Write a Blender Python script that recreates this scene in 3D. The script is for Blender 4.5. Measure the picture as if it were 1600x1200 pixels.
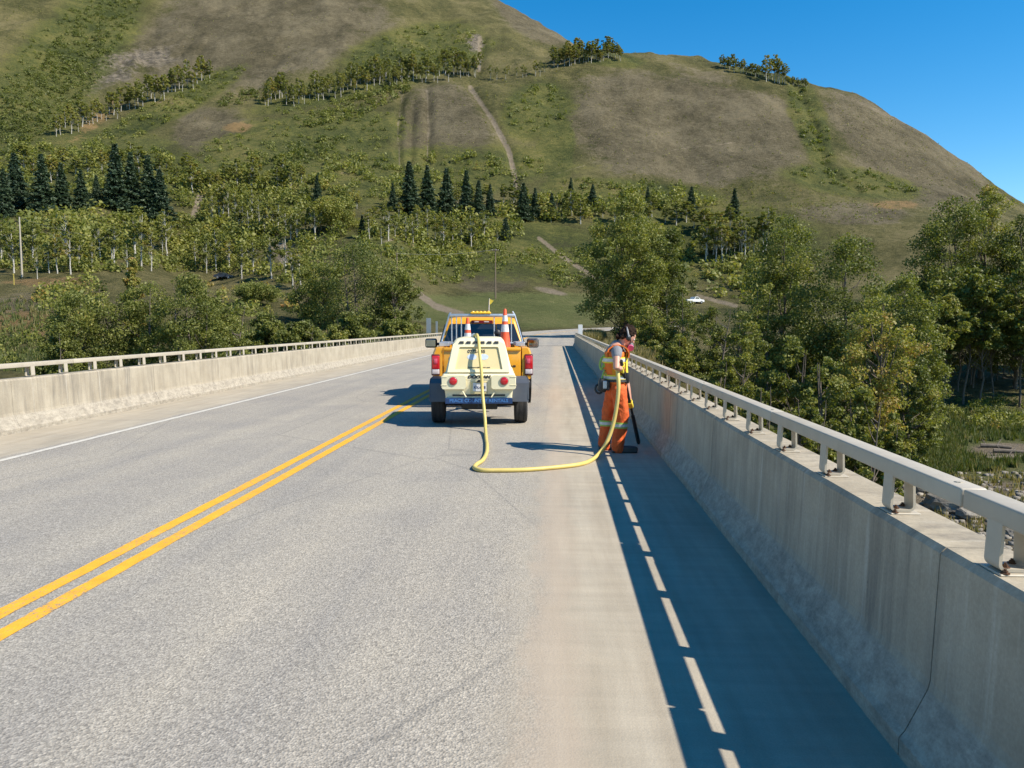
import bpy, bmesh, math, random
import numpy as np
from mathutils import Vector, Matrix

for o in list(bpy.data.objects): bpy.data.objects.remove(o)
S = bpy.context.scene
COL = S.collection
R = math.radians

# ------------------------------------------------------------------ camera, sky, sun, exposure
F = 1202.0; CAMH = 1.66; VPX, VPY = 868.0, 507.0
cam_d = bpy.data.cameras.new('camera'); cam = bpy.data.objects.new('camera', cam_d); COL.objects.link(cam)
S.camera = cam
cam_d.sensor_width = 36.0; cam_d.lens = F/1600*36.0; cam_d.clip_start = 0.05; cam_d.clip_end = 6000
YAW = math.atan((VPX-800)/F); PITCH = math.atan((600-VPY)/F)
cam.location = (0, 0, CAMH)
cam.rotation_euler = (math.pi/2-PITCH, 0, YAW)
S.render.resolution_x = 1024; S.render.resolution_y = 768

SUNV = Vector((0.95, -0.37, 1.0)).normalized()          # towards the sun
EL = math.asin(SUNV.z); AZ = math.atan2(SUNV.x, SUNV.y)
W = bpy.data.worlds.new('World'); S.world = W; W.use_nodes = True
nt = W.node_tree; nt.nodes.clear()
sky = nt.nodes.new('ShaderNodeTexSky'); sky.sky_type = 'NISHITA'; sky.sun_disc = False
sky.sun_elevation = EL; sky.sun_rotation = AZ
sky.altitude = 600; sky.air_density = 1.0; sky.dust_density = 0.0; sky.ozone_density = 1.3
hs = nt.nodes.new('ShaderNodeHueSaturation'); hs.inputs['Hue'].default_value = 0.496; hs.inputs['Saturation'].default_value = 1.5; hs.inputs['Value'].default_value = 1.0
bg = nt.nodes.new('ShaderNodeBackground'); bg.inputs['Strength'].default_value = 0.118
wo = nt.nodes.new('ShaderNodeOutputWorld')
nt.links.new(sky.outputs[0], hs.inputs['Color']); nt.links.new(hs.outputs[0], bg.inputs[0]); nt.links.new(bg.outputs[0], wo.inputs[0])
sd = bpy.data.lights.new('sun', 'SUN'); sd.energy = 5.0; sd.angle = R(0.53); sd.color = (1.0, 0.915, 0.785)
so = bpy.data.objects.new('sun', sd); COL.objects.link(so); so.location = (20, -10, 40)
so.rotation_euler = (-SUNV).to_track_quat('-Z', 'Y').to_euler()
S.view_settings.view_transform = 'Standard'; S.view_settings.look = 'None'
S.view_settings.exposure = 0.63; S.view_settings.gamma = 1.0; S.view_settings.use_curve_mapping = False
S.render.engine = 'CYCLES'

# ------------------------------------------------------------------ pixels (of the 1600 x 1200 photograph) <-> rays
CM = cam.rotation_euler.to_matrix(); CMn = np.array(CM)
def ray(px, py):
    d = CM @ Vector(((px-800)/F, -(py-600)/F, -1)); return d.x/d.y, d.z/d.y      # per metre of Y
def project(X, Y, Z):
    p = np.stack([X, Y, Z-CAMH], -1) @ CMn
    dz = np.maximum(-p[..., 2], 1e-3)
    return 800+F*p[..., 0]/dz, 600-F*p[..., 1]/dz
def at(px, py, Y):
    a, b = ray(px, py); return Vector((a*Y, Y, CAMH+b*Y))
def onground(px, py, z=0.0):
    a, b = ray(px, py); Y = (z-CAMH)/b; return Vector((a*Y, Y, z))

# ------------------------------------------------------------------ object helpers
def tag(o, label=None, cat=None, group=None, kind=None):
    if label: o['label'] = label
    if cat: o['category'] = cat
    if group: o['group'] = group
    if kind: o['kind'] = kind
    return o
def empty(name, loc=(0, 0, 0), rz=0.0):
    o = bpy.data.objects.new(name, None); COL.objects.link(o); o.location = loc; o.rotation_euler = (0, 0, rz)
    o.empty_display_size = 0.2; return o
def link(name, me, parent=None, loc=None, rot=None, scale=None):
    o = bpy.data.objects.new(name, me); COL.objects.link(o)
    if parent is not None: o.parent = parent
    if loc is not None: o.location = loc
    if rot is not None: o.rotation_euler = rot
    if scale is not None: o.scale = (scale,)*3 if isinstance(scale, (int, float)) else scale
    return o
def mesh(bm, name, mat, smooth=False):
    me = bpy.data.meshes.new(name)
    bmesh.ops.recalc_face_normals(bm, faces=bm.faces)
    bm.to_mesh(me); bm.free()
    for m in (mat if isinstance(mat, (list, tuple)) else [mat]): me.materials.append(m)
    if smooth:
        me.polygons.foreach_set('use_smooth', [True]*len(me.polygons))
        try: me.set_sharp_from_angle(angle=R(40))
        except Exception: pass
    return me
def part(name, bm, mat, parent=None, smooth=False, **k):
    return link(name, mesh(bm, name, mat, smooth), parent, **k)
def npmesh(name, V, Fc, mat, tint=None, smooth=False):
    V = np.asarray(V, np.float32); Fc = np.asarray(Fc, np.int32); k = Fc.shape[1]
    me = bpy.data.meshes.new(name)
    me.vertices.add(len(V)); me.vertices.foreach_set('co', V.ravel())
    me.loops.add(Fc.size); me.loops.foreach_set('vertex_index', Fc.ravel())
    me.polygons.add(len(Fc)); me.polygons.foreach_set('loop_start', np.arange(0, Fc.size, k, dtype=np.int32))
    if tint is not None:
        a = me.attributes.new('tint', 'FLOAT', 'FACE'); a.data.foreach_set('value', np.asarray(tint, np.float32))
    me.update(calc_edges=True); me.validate()
    for m in (mat if isinstance(mat, (list, tuple)) else [mat]): me.materials.append(m)
    if smooth: me.polygons.foreach_set('use_smooth', [True]*len(me.polygons))
    return me
# bmesh shapes
def nb(): return bmesh.new()
def bbox(bm, c, s, bev=0.0, seg=2, rot=None):
    r = bmesh.ops.create_cube(bm, size=1.0); vs = r['verts']
    bmesh.ops.scale(bm, vec=s, verts=vs)
    if bev > 0:
        es = list({e for v in vs for e in v.link_edges})
        out = bmesh.ops.bevel(bm, geom=es, offset=bev, segments=seg, affect='EDGES', profile=0.5)
        vs = list({v for f in out['faces'] for v in f.verts} | {v for v in vs if v.is_valid})
        vs = [v for v in vs if v.is_valid]
    if rot is not None: bmesh.ops.rotate(bm, cent=(0, 0, 0), matrix=rot, verts=vs)
    bmesh.ops.translate(bm, vec=c, verts=vs); return vs
def frame(d):
    d = Vector(d).normalized(); a = Vector((0, 0, 1)) if abs(d.z) < 0.9 else Vector((1, 0, 0))
    u = d.cross(a).normalized(); return u, d.cross(u).normalized()
def ring(c, u, v, ru, rv, n):
    return [Vector(c)+u*(ru*math.cos(2*math.pi*i/n))+v*(rv*math.sin(2*math.pi*i/n)) for i in range(n)]
def loft(bm, rings, cap=True, close=True):
    L = [[bm.verts.new(p) for p in r] for r in rings]; n = len(L[0])
    for a, b in zip(L, L[1:]):
        for i in range(n if close else n-1):
            bm.faces.new((a[i], a[(i+1) % n], b[(i+1) % n], b[i]))
    if cap and close:
        bm.faces.new(list(reversed(L[0]))); bm.faces.new(L[-1])
    return [v for r in L for v in r]
def cyl(bm, p0, p1, r0, r1=None, n=12):
    r1 = r0 if r1 is None else r1; p0, p1 = Vector(p0), Vector(p1); u, v = frame(p1-p0)
    return loft(bm, [ring(p0, u, v, r0, r0, n), ring(p1, u, v, r1, r1, n)])
def tube(bm, pts, r, n=8):
    pts = [Vector(p) for p in pts]; rr = r if isinstance(r, (list, tuple)) else [r]*len(pts)
    rings = []; u = None
    for i, p in enumerate(pts):
        d = (pts[min(i+1, len(pts)-1)]-pts[max(i-1, 0)]).normalized()
        if u is None: u, v = frame(d)
        else:
            u = (u-d*u.dot(d)).normalized(); v = d.cross(u).normalized()
        rings.append(ring(p, u, v, rr[i], rr[i], n))
    return loft(bm, rings)
def prism(bm, pts, ext):                      # polygon (3-D points) pushed along the vector ext
    e = Vector(ext); return loft(bm, [[Vector(p) for p in pts], [Vector(p)+e for p in pts]])
def ball(bm, c, r, sc=(1, 1, 1), seg=16, rot=None):
    q = bmesh.ops.create_uvsphere(bm, u_segments=seg, v_segments=max(6, seg*2//3), radius=r)['verts']
    bmesh.ops.scale(bm, vec=sc, verts=q)
    if rot is not None: bmesh.ops.rotate(bm, cent=(0, 0, 0), matrix=rot, verts=q)
    bmesh.ops.translate(bm, vec=c, verts=q); return q
def spline(pts, k=8):
    P = [Vector(p) for p in pts]; P = [2*P[0]-P[1]]+P+[2*P[-1]-P[-2]]; out = []
    for i in range(1, len(P)-2):
        for j in range(k):
            t = j/k; a, b, c, d = P[i-1:i+3]
            out.append(0.5*((2*b)+(c-a)*t+(2*a-5*b+4*c-d)*t*t+(3*b-a-3*c+d)*t**3))
    out.append(P[-2]); return out
def text(parent, s, size, loc, rot, mat, name='lettering', align='CENTER', ext=0.002, sx=1.0, shear=0.0, bold=0.0):
    cu = bpy.data.curves.new('t', 'FONT'); cu.body = s; cu.size = size; cu.align_x = align; cu.align_y = 'CENTER'
    cu.extrude = ext; cu.shear = shear; cu.offset = bold
    o = bpy.data.objects.new('t', cu); COL.objects.link(o)
    bpy.context.view_layer.update()
    me = bpy.data.meshes.new_from_object(o.evaluated_get(bpy.context.evaluated_depsgraph_get()))
    bpy.data.objects.remove(o); bpy.data.curves.remove(cu)
    me.materials.clear(); me.materials.append(mat); me.name = name
    return link(name, me, parent, loc=loc, rot=rot, scale=(sx, 1, 1))
def fuse(bm, name, mat, parent, voxel=0.01, smooth=6):
    """join overlapping lofts into one continuous skin"""
    me = bpy.data.meshes.new('f'); bmesh.ops.recalc_face_normals(bm, faces=bm.faces); bm.to_mesh(me); bm.free()
    o = bpy.data.objects.new('f', me); COL.objects.link(o)
    m = o.modifiers.new('r', 'REMESH'); m.mode = 'VOXEL'; m.voxel_size = voxel
    m = o.modifiers.new('s', 'SMOOTH'); m.iterations = smooth; m.factor = 0.5
    bpy.context.view_layer.update()
    out = bpy.data.meshes.new_from_object(o.evaluated_get(bpy.context.evaluated_depsgraph_get()))
    bpy.data.objects.remove(o); bpy.data.meshes.remove(me)
    out.name = name; out.materials.clear(); out.materials.append(mat)
    out.polygons.foreach_set('use_smooth', [True]*len(out.polygons))
    return link(name, out, parent)

# ------------------------------------------------------------------ materials
class N:
    """small wrapper round a node tree"""
    def __init__(s, name):
        s.m = bpy.data.materials.new(name); s.m.use_nodes = True; s.t = s.m.node_tree; s.t.nodes.clear()
        s.out = s.t.nodes.new('ShaderNodeOutputMaterial')
    def new(s, ty, **k):
        n = s.t.nodes.new(ty)
        for a, b in k.items(): setattr(n, a, b)
        return n
    def put(s, sock, v):
        if v is None: return
        if isinstance(v, bpy.types.NodeSocket): s.t.links.new(v, sock)
        elif isinstance(v, (tuple, list)) and len(v) == 3 and sock.type == 'RGBA': sock.default_value = (*v, 1)
        else: sock.default_value = v
    def pos(s): return s.new('ShaderNodeNewGeometry').outputs['Position']
    def objc(s): return s.new('ShaderNodeTexCoord').outputs['Object']
    def mapping(s, vec, scale=(1, 1, 1), loc=(0, 0, 0)):
        n = s.new('ShaderNodeMapping'); s.put(n.inputs['Vector'], vec); n.inputs['Scale'].default_value = scale; n.inputs['Location'].default_value = loc
        return n.outputs[0]
    def noise(s, vec, scale, detail=4, rough=0.55, dist=0.0):
        n = s.new('ShaderNodeTexNoise'); s.put(n.inputs['Vector'], vec); n.inputs['Scale'].default_value = scale
        n.inputs['Detail'].default_value = detail; n.inputs['Roughness'].default_value = rough; n.inputs['Distortion'].default_value = dist
        return n.outputs['Fac']
    def voro(s, vec, scale, out='Distance', feature='F1'):
        n = s.new('ShaderNodeTexVoronoi', feature=feature); s.put(n.inputs['Vector'], vec); n.inputs['Scale'].default_value = scale; return n.outputs[out]
    def ramp(s, fac, stops, interp='LINEAR'):
        n = s.new('ShaderNodeValToRGB'); cr = n.color_ramp; cr.interpolation = interp
        while len(cr.elements) < len(stops): cr.elements.new(0.5)
        for e, (p, c) in zip(cr.elements, stops):
            e.position = p; e.color = (c, c, c, 1) if isinstance(c, (int, float)) else (*c, 1)
        s.put(n.inputs[0], fac); return n.outputs[0]
    def mix(s, fac, a, b, mode='MIX'):
        n = s.new('ShaderNodeMix', data_type='RGBA', blend_type=mode)
        s.put(n.inputs[0], fac); s.put(n.inputs[6], a); s.put(n.inputs[7], b); return n.outputs[2]
    def math(s, op, a, b=0.0, c=0.0):
        n = s.new('ShaderNodeMath', operation=op); s.put(n.inputs[0], a); s.put(n.inputs[1], b); s.put(n.inputs[2], c); return n.outputs[0]
    def sstep(s, v, a, b):
        n = s.new('ShaderNodeMapRange', interpolation_type='SMOOTHSTEP'); s.put(n.inputs[0], v)
        n.inputs[1].default_value = a; n.inputs[2].default_value = b; return n.outputs[0]
    def xyz(s, v):
        n = s.new('ShaderNodeSeparateXYZ'); s.put(n.inputs[0], v); return n.outputs
    def attr(s, name):
        return s.new('ShaderNodeAttribute', attribute_name=name)
    def bump(s, h, strength=0.3, dist=0.01, normal=None):
        n = s.new('ShaderNodeBump'); n.inputs['Strength'].default_value = strength; n.inputs['Distance'].default_value = dist
        s.put(n.inputs['Height'], h); s.put(n.inputs['Normal'], normal); return n.outputs[0]
    def bsdf(s, color, rough=0.6, metal=0.0, normal=None, spec=0.5, coat=0.0, emit=None, estr=0.0, trans=0.0, sheen=0.0):
        n = s.new('ShaderNodeBsdfPrincipled')
        s.put(n.inputs['Base Color'], color); s.put(n.inputs['Roughness'], rough); s.put(n.inputs['Metallic'], metal)
        s.put(n.inputs['Normal'], normal); s.put(n.inputs['Specular IOR Level'], spec); s.put(n.inputs['Coat Weight'], coat)
        if coat: n.inputs['Coat Roughness'].default_value = 0.06
        s.put(n.inputs['Transmission Weight'], trans); s.put(n.inputs['Sheen Weight'], sheen)
        s.t.links.new(n.outputs[0], s.out.inputs[0]); return s.m
def pm(name, c, c2=None, scale=8.0, rough=0.55, metal=0.0, bump=0.0, bscale=60.0, bdist=0.004, spec=0.5, coat=0.0, dirt=0.0):
    n = N(name); p = n.objc()
    c2 = c2 or tuple(x*0.78 for x in c)
    col = n.mix(n.ramp(n.noise(p, scale, 5, 0.6), [(0.3, 0.0), (0.72, 1.0)]), c, c2)
    if dirt:
        col = n.mix(n.math('MULTIPLY', n.ramp(n.noise(p, scale*0.6, 6, 0.7, 0.6), [(0.45, 0.0), (0.75, 1.0)]), dirt), col, (0.17, 0.14, 0.10))
    nm = n.bump(n.noise(p, bscale, 4), bump, bdist) if bump else None
    rg = n.math('ADD', n.math('MULTIPLY', n.noise(p, scale*2.3, 3), 0.22), rough-0.11)
    return n.bsdf(col, rg, metal, nm, spec, coat)
def glass(name, c=(0.02, 0.025, 0.03)):
    n = N(name); p = n.objc()
    return n.bsdf(n.mix(n.noise(p, 3.0, 2), c, tuple(x*1.8 for x in c)), 0.06, 0.0, None, 0.7)
# ------------------------------------------------------------------ surface materials
def m_road():
    n = N('road_surface'); P = n.pos(); x, y, z = n.xyz(P)
    fine = n.noise(P, 55, 3, 0.7); stones = n.voro(P, 95); st2 = n.voro(P, 95, 'Color')
    sv = n.xyz(st2)[0]
    grit = n.mix(0.55, n.ramp(sv, [(0.0, (0.165, 0.163, 0.155)), (0.5, (0.325, 0.318, 0.298)), (1.0, (0.53, 0.52, 0.485))]),
                 n.ramp(fine, [(0.28, (0.155, 0.152, 0.145)), (0.72, (0.48, 0.47, 0.44))]))
    mid = n.noise(P, 20, 5, 0.8)
    grit = n.mix(1.0, grit, n.ramp(mid, [(0.30, 0.80), (0.70, 1.18)]), 'MULTIPLY')
    # long wheel wear, running along the bridge
    wear = n.noise(n.mapping(P, (1.3, 0.035, 1)), 1.0, 5, 0.6)
    grit = n.mix(1.0, grit, n.ramp(wear, [(0.3, (0.86, 0.87, 0.90)), (0.7, (1.14, 1.12, 1.07))]), 'MULTIPLY')
    blot = n.noise(P, 0.55, 5, 0.65, 0.4)
    grit = n.mix(1.0, grit, n.ramp(blot, [(0.3, (0.88, 0.88, 0.90)), (0.7, (1.10, 1.08, 1.04))]), 'MULTIPLY')
    grit = n.mix(1.0, grit, (0.955, 0.905, 0.835), 'MULTIPLY')
    # small dark pits
    pit = n.ramp(n.voro(n.mapping(P, (1, 0.7, 1)), 2.3), [(0.0, 1.0), (0.035, 0.0)])
    grit = n.mix(n.math('MULTIPLY', pit, n.ramp(n.noise(P, 1.7, 2), [(0.52, 0.0), (0.6, 0.75)])), grit, (0.035, 0.032, 0.03))
    # bare concrete beside the parapets
    cn = n.noise(n.mapping(P, (6, 0.5, 1)), 1.0, 5, 0.6)
    conc = n.mix(n.ramp(cn, [(0.3, 0.0), (0.7, 1.0)]), (0.335, 0.290, 0.222), (0.425, 0.378, 0.298))
    conc = n.mix(1.0, conc, n.ramp(n.noise(n.mapping(P, (0.8, 9, 1)), 1.0, 5, 0.6), [(0.3, 0.91), (0.7, 1.07)]), 'MULTIPLY')
    conc = n.mix(1.0, conc, n.ramp(n.noise(P, 130, 3, 0.7), [(0.2, 0.84), (0.8, 1.14)]), 'MULTIPLY')
    conc = n.mix(1.0, conc, n.ramp(n.noise(P, 0.8, 6, 0.7, 0.5), [(0.3, (0.86, 0.87, 0.88)), (0.7, (1.08, 1.06, 1.03))]), 'MULTIPLY')
    wob = n.math('MULTIPLY', n.math('SUBTRACT', n.noise(n.mapping(P, (3, 1.2, 1)), 1.5, 6, 0.75), 0.5), 0.5)
    xr = n.math('ADD', x, wob)
    right = n.sstep(xr, -0.42, 0.06)
    left = n.math('SUBTRACT', 1.0, n.sstep(xr, -7.0, -6.86))
    m = n.math('MULTIPLY', n.math('MAXIMUM', right, left), n.math('SUBTRACT', 1.0, n.sstep(y, 58.5, 61.0)))
    # pinkish worn strip where tyres run on to the concrete
    strip = n.math('MULTIPLY', n.sstep(xr, -0.2, -0.1), n.math('SUBTRACT', 1.0, n.sstep(xr, 0.02, 0.22)))
    conc = n.mix(n.math('MULTIPLY', strip, 0.5), conc, (0.39, 0.315, 0.24))
    col = n.mix(m, grit, conc)
    # transverse repair bands and cracks
    crack = n.ramp(n.voro(n.mapping(P, (0.35, 0.16, 1)), 1.0, 'Distance', 'DISTANCE_TO_EDGE'), [(0.0, 1.0), (0.006, 0.0)])
    col = n.mix(n.math('MULTIPLY', crack, n.math('MULTIPLY', 0.3, n.math('SUBTRACT', 1.0, m))), col, (0.10, 0.10, 0.10))
    h = n.math('ADD', n.math('MULTIPLY', stones, n.math('SUBTRACT', 1.0, n.math('MULTIPLY', m, 0.92))), n.math('MULTIPLY', fine, 0.5))
    return n.bsdf(col, 0.82, 0, n.bump(h, 0.55, 0.008), 0.3)
def m_paint(name, c, worn):
    n = N(name); P = n.pos()
    w = n.noise(P, 40, 5, 0.75); w2 = n.noise(P, 1.3, 4)
    f = n.ramp(n.math('ADD', n.math('MULTIPLY', w, 0.7), n.math('MULTIPLY', w2, 0.3)), [(0.26+worn*0.4, 0.0), (0.36+worn*0.4, 1.0)])
    col = n.mix(f, (0.22, 0.21, 0.20), c)
    col = n.mix(1.0, col, n.ramp(n.noise(P, 9, 4), [(0.3, 0.86), (0.7, 1.06)]), 'MULTIPLY')
    return n.bsdf(col, 0.6, 0, n.bump(n.voro(P, 70), 0.35, 0.006), 0.4)
def m_parapet():
    n = N('parapet_concrete'); P = n.pos(); x, y, z = n.xyz(P)
    base = n.mix(n.ramp(n.noise(P, 2.2, 6, 0.65), [(0.3, 0.0), (0.7, 1.0)]), (0.325, 0.280, 0.208), (0.435, 0.382, 0.292))
    run = n.noise(n.mapping(P, (5, 9, 0.7)), 1.0, 5, 0.7)          # rain runs
    amt = n.ramp(n.noise(n.mapping(P, (1, 0.9, 0.6), (5, 1, 2)), 1.0, 4, 0.6), [(0.38, 0.12), (0.64, 1.0)])
    base = n.mix(n.math('MULTIPLY', amt, n.ramp(run, [(0.44, 0.0), (0.66, 0.75)])), base, (0.17, 0.152, 0.125))
    run2 = n.noise(n.mapping(P, (3, 14, 0.9), (7, 3, 1)), 1.0, 4, 0.6)
    base = n.mix(n.ramp(run2, [(0.58, 0.0), (0.74, 0.55)]), base, (0.52, 0.48, 0.40))
    low = n.math('SUBTRACT', 1.0, n.sstep(z, 0.245, 0.275))
    scuff = n.noise(n.mapping(P, (9, 6, 12), (1, 2, 3)), 1.0, 9, 0.82, 0.2)
    toe = n.mix(n.ramp(scuff, [(0.40, 0.0), (0.60, 1.0)]), (0.205, 0.184, 0.152), (0.43, 0.385, 0.31))
    base = n.mix(n.math('MULTIPLY', low, 0.7), base, toe)
    pit = n.ramp(n.voro(P, 3.1), [(0.0, 1.0), (0.03, 0.0)])
    base = n.mix(n.math('MULTIPLY', pit, 0.7), base, (0.05, 0.045, 0.04))
    base = n.mix(1.0, base, n.ramp(n.noise(P, 70, 3, 0.7), [(0.25, 0.86), (0.75, 1.12)]), 'MULTIPLY')
    return n.bsdf(base, 0.85, 0, n.bump(n.noise(P, 45, 6, 0.7), 0.35, 0.006), 0.3)
def m_leaf(name, stops, trans=0.35):
    n = N(name)
    t = n.attr('tint').outputs['Fac']; oi = n.new('ShaderNodeObjectInfo').outputs['Random']
    f = n.math('ADD', t, n.math('MULTIPLY', n.math('SUBTRACT', oi, 0.5), 0.14))
    col = n.ramp(f, stops)
    d = n.new('ShaderNodeBsdfPrincipled'); n.put(d.inputs['Base Color'], col); d.inputs['Roughness'].default_value = 0.55; d.inputs['Specular IOR Level'].default_value = 0.35
    tr = n.new('ShaderNodeBsdfTranslucent'); n.put(tr.inputs[0], n.mix(1.0, col, (1.25, 1.3, 0.5), 'MULTIPLY'))
    mx = n.new('ShaderNodeMixShader'); mx.inputs[0].default_value = trans
    n.t.links.new(d.outputs[0], mx.inputs[1]); n.t.links.new(tr.outputs[0], mx.inputs[2]); n.t.links.new(mx.outputs[0], n.out.inputs[0])
    return n.m
def m_terrain():
    n = N('hill_ground'); P = n.pos(); A = n.attr('cover'); r, g, b = n.xyz(A.outputs['Vector'])
    A2 = n.attr('cover2'); o, rk, fg = n.xyz(A2.outputs['Vector'])
    n1 = n.noise(P, 0.045, 9, 0.72); n2 = n.noise(n.mapping(P, (1, 1, 1.6)), 0.55, 8, 0.82); n3 = n.noise(P, 2.2, 5, 0.8)
    mixn = n.math('ADD', n.math('MULTIPLY', n1, 0.40), n.math('ADD', n.math('MULTIPLY', n2, 0.35), n.math('MULTIPLY', n3, 0.25)))
    olive = n.ramp(mixn, [(0.43, (0.045, 0.048, 0.018)), (0.5, (0.100, 0.092, 0.037)), (0.57, (0.165, 0.141, 0.066))])
    green = n.ramp(mixn, [(0.43, (0.028, 0.038, 0.013)), (0.5, (0.076, 0.084, 0.026)), (0.57, (0.138, 0.126, 0.041))])
    brown = n.ramp(mixn, [(0.43, (0.056, 0.049, 0.028)), (0.5, (0.106, 0.090, 0.054)), (0.57, (0.160, 0.136, 0.086))])
    field = n.ramp(mixn, [(0.38, (0.062, 0.076, 0.027)), (0.5, (0.100, 0.112, 0.040)), (0.62, (0.165, 0.155, 0.068))])
    dirt = n.ramp(mixn, [(0.38, (0.135, 0.110, 0.075)), (0.62, (0.26, 0.215, 0.155))])
    rust = n.ramp(mixn, [(0.42, (0.115, 0.082, 0.036)), (0.58, (0.24, 0.16, 0.075))])
    rock = n.ramp(n.noise(n.mapping(P, (1, 1, 2.5)), 0.35, 8, 0.75, 0.5), [(0.38, (0.055, 0.048, 0.038)), (0.5, (0.14, 0.12, 0.09)), (0.62, (0.23, 0.195, 0.15))])
    edge = n.math('MULTIPLY', n.math('SUBTRACT', n.math('ADD', n.math('MULTIPLY', n2, 0.45), n.math('MULTIPLY', n1, 0.55)), 0.5), 3.6)
    def msk(v): return n.sstep(n.math('ADD', v, edge), 0.32, 0.68)
    col = n.mix(msk(b), olive, brown); col = n.mix(msk(r), col, green)
    col = n.mix(msk(fg), col, field); col = n.mix(msk(o), col, rust)
    col = n.mix(msk(rk), col, rock)
    col = n.mix(n.sstep(n.math('ADD', g, n.math('MULTIPLY', edge, 0.45)), 0.35, 0.85), col, dirt)
    h = n.math('ADD', n.math('MULTIPLY', n2, 1.0), n.math('MULTIPLY', n3, 0.5))
    return n.bsdf(col, 0.95, 0, n.bump(h, 0.9, 0.9), 0.1)

LEAF_ST = [(0.0, (0.052, 0.068, 0.018)), (0.3, (0.130, 0.148, 0.034)), (0.5, (0.200, 0.212, 0.048)), (0.72, (0.275, 0.265, 0.060)), (0.86, (0.34, 0.24, 0.065)), (1.0, (0.34, 0.17, 0.055))]
M = {}
M['road'] = m_road(); M['parapet'] = m_parapet(); M['terrain'] = m_terrain()
M['yellow_line'] = m_paint('yellow_line_paint', (0.80, 0.40, 0.03), 0.26); M['white_line'] = m_paint('white_line_paint', (0.58, 0.55, 0.48), 0.24)
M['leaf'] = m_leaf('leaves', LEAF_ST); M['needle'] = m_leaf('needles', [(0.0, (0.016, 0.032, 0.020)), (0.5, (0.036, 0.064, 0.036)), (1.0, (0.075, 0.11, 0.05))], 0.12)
M['grassblade'] = m_leaf('grass_blades', [(0.0, (0.04, 0.07, 0.015)), (0.4, (0.10, 0.12, 0.03)), (0.7, (0.24, 0.20, 0.085)), (1.0, (0.34, 0.26, 0.13))], 0.3)
M['bark'] = pm('grey_bark', (0.16, 0.13, 0.10), (0.08, 0.065, 0.05), 6, 0.9, 0, 0.6, 30, 0.02)
def m_birch():
    n = N('pale_bark'); p = n.objc()
    c = n.mix(n.ramp(n.noise(n.mapping(p, (3, 3, 5)), 1.2, 5, 0.7), [(0.5, 0.0), (0.62, 1.0)]), (0.42, 0.40, 0.35), (0.12, 0.11, 0.09))
    return n.bsdf(c, 0.8)
M['birch'] = m_birch()
M['concrete'] = pm('deck_concrete', (0.36, 0.32, 0.26), (0.26, 0.23, 0.19), 3, 0.88, 0, 0.3, 40)
M['rail'] = pm('beige_rail_paint', (0.47, 0.42, 0.335), (0.40, 0.355, 0.28), 3, 0.5, 0.0, 0.12, 60, 0.002, 0.5, dirt=0.3)
M['bolt'] = pm('rusty_bolt', (0.07, 0.045, 0.03), (0.14, 0.07, 0.04), 40, 0.7, 0.5)
M['joint'] = pm('joint_filler', (0.05, 0.045, 0.04), None, 10, 0.9)

# ------------------------------------------------------------------ terrain: heights from the photograph's slopes at assumed distances
def vnoise(x, y, seed=0):
    rng = np.random.RandomState(seed); T = rng.rand(256, 256)
    xi = np.floor(x).astype(int); yi = np.floor(y).astype(int); fx = x-xi; fy = y-yi
    fx = fx*fx*(3-2*fx); fy = fy*fy*(3-2*fy)
    g = lambda i, j: T[i % 256, j % 256]
    return (g(xi, yi)*(1-fx)+g(xi+1, yi)*fx)*(1-fy)+(g(xi, yi+1)*(1-fx)+g(xi+1, yi+1)*fx)*fy-0.5
def fbm(x, y, s, o=4, seed=0):
    r = 0; a = 1.0
    for i in range(o): r = r+a*vnoise(x/s+17*i, y/s+9*i, seed+i); a *= 0.5; s *= 0.5
    return r
LOWL = [(0, -7.5), (45, -6.5)]
LOWR = [(0, -7.8), (74, -7.5)]
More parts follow.
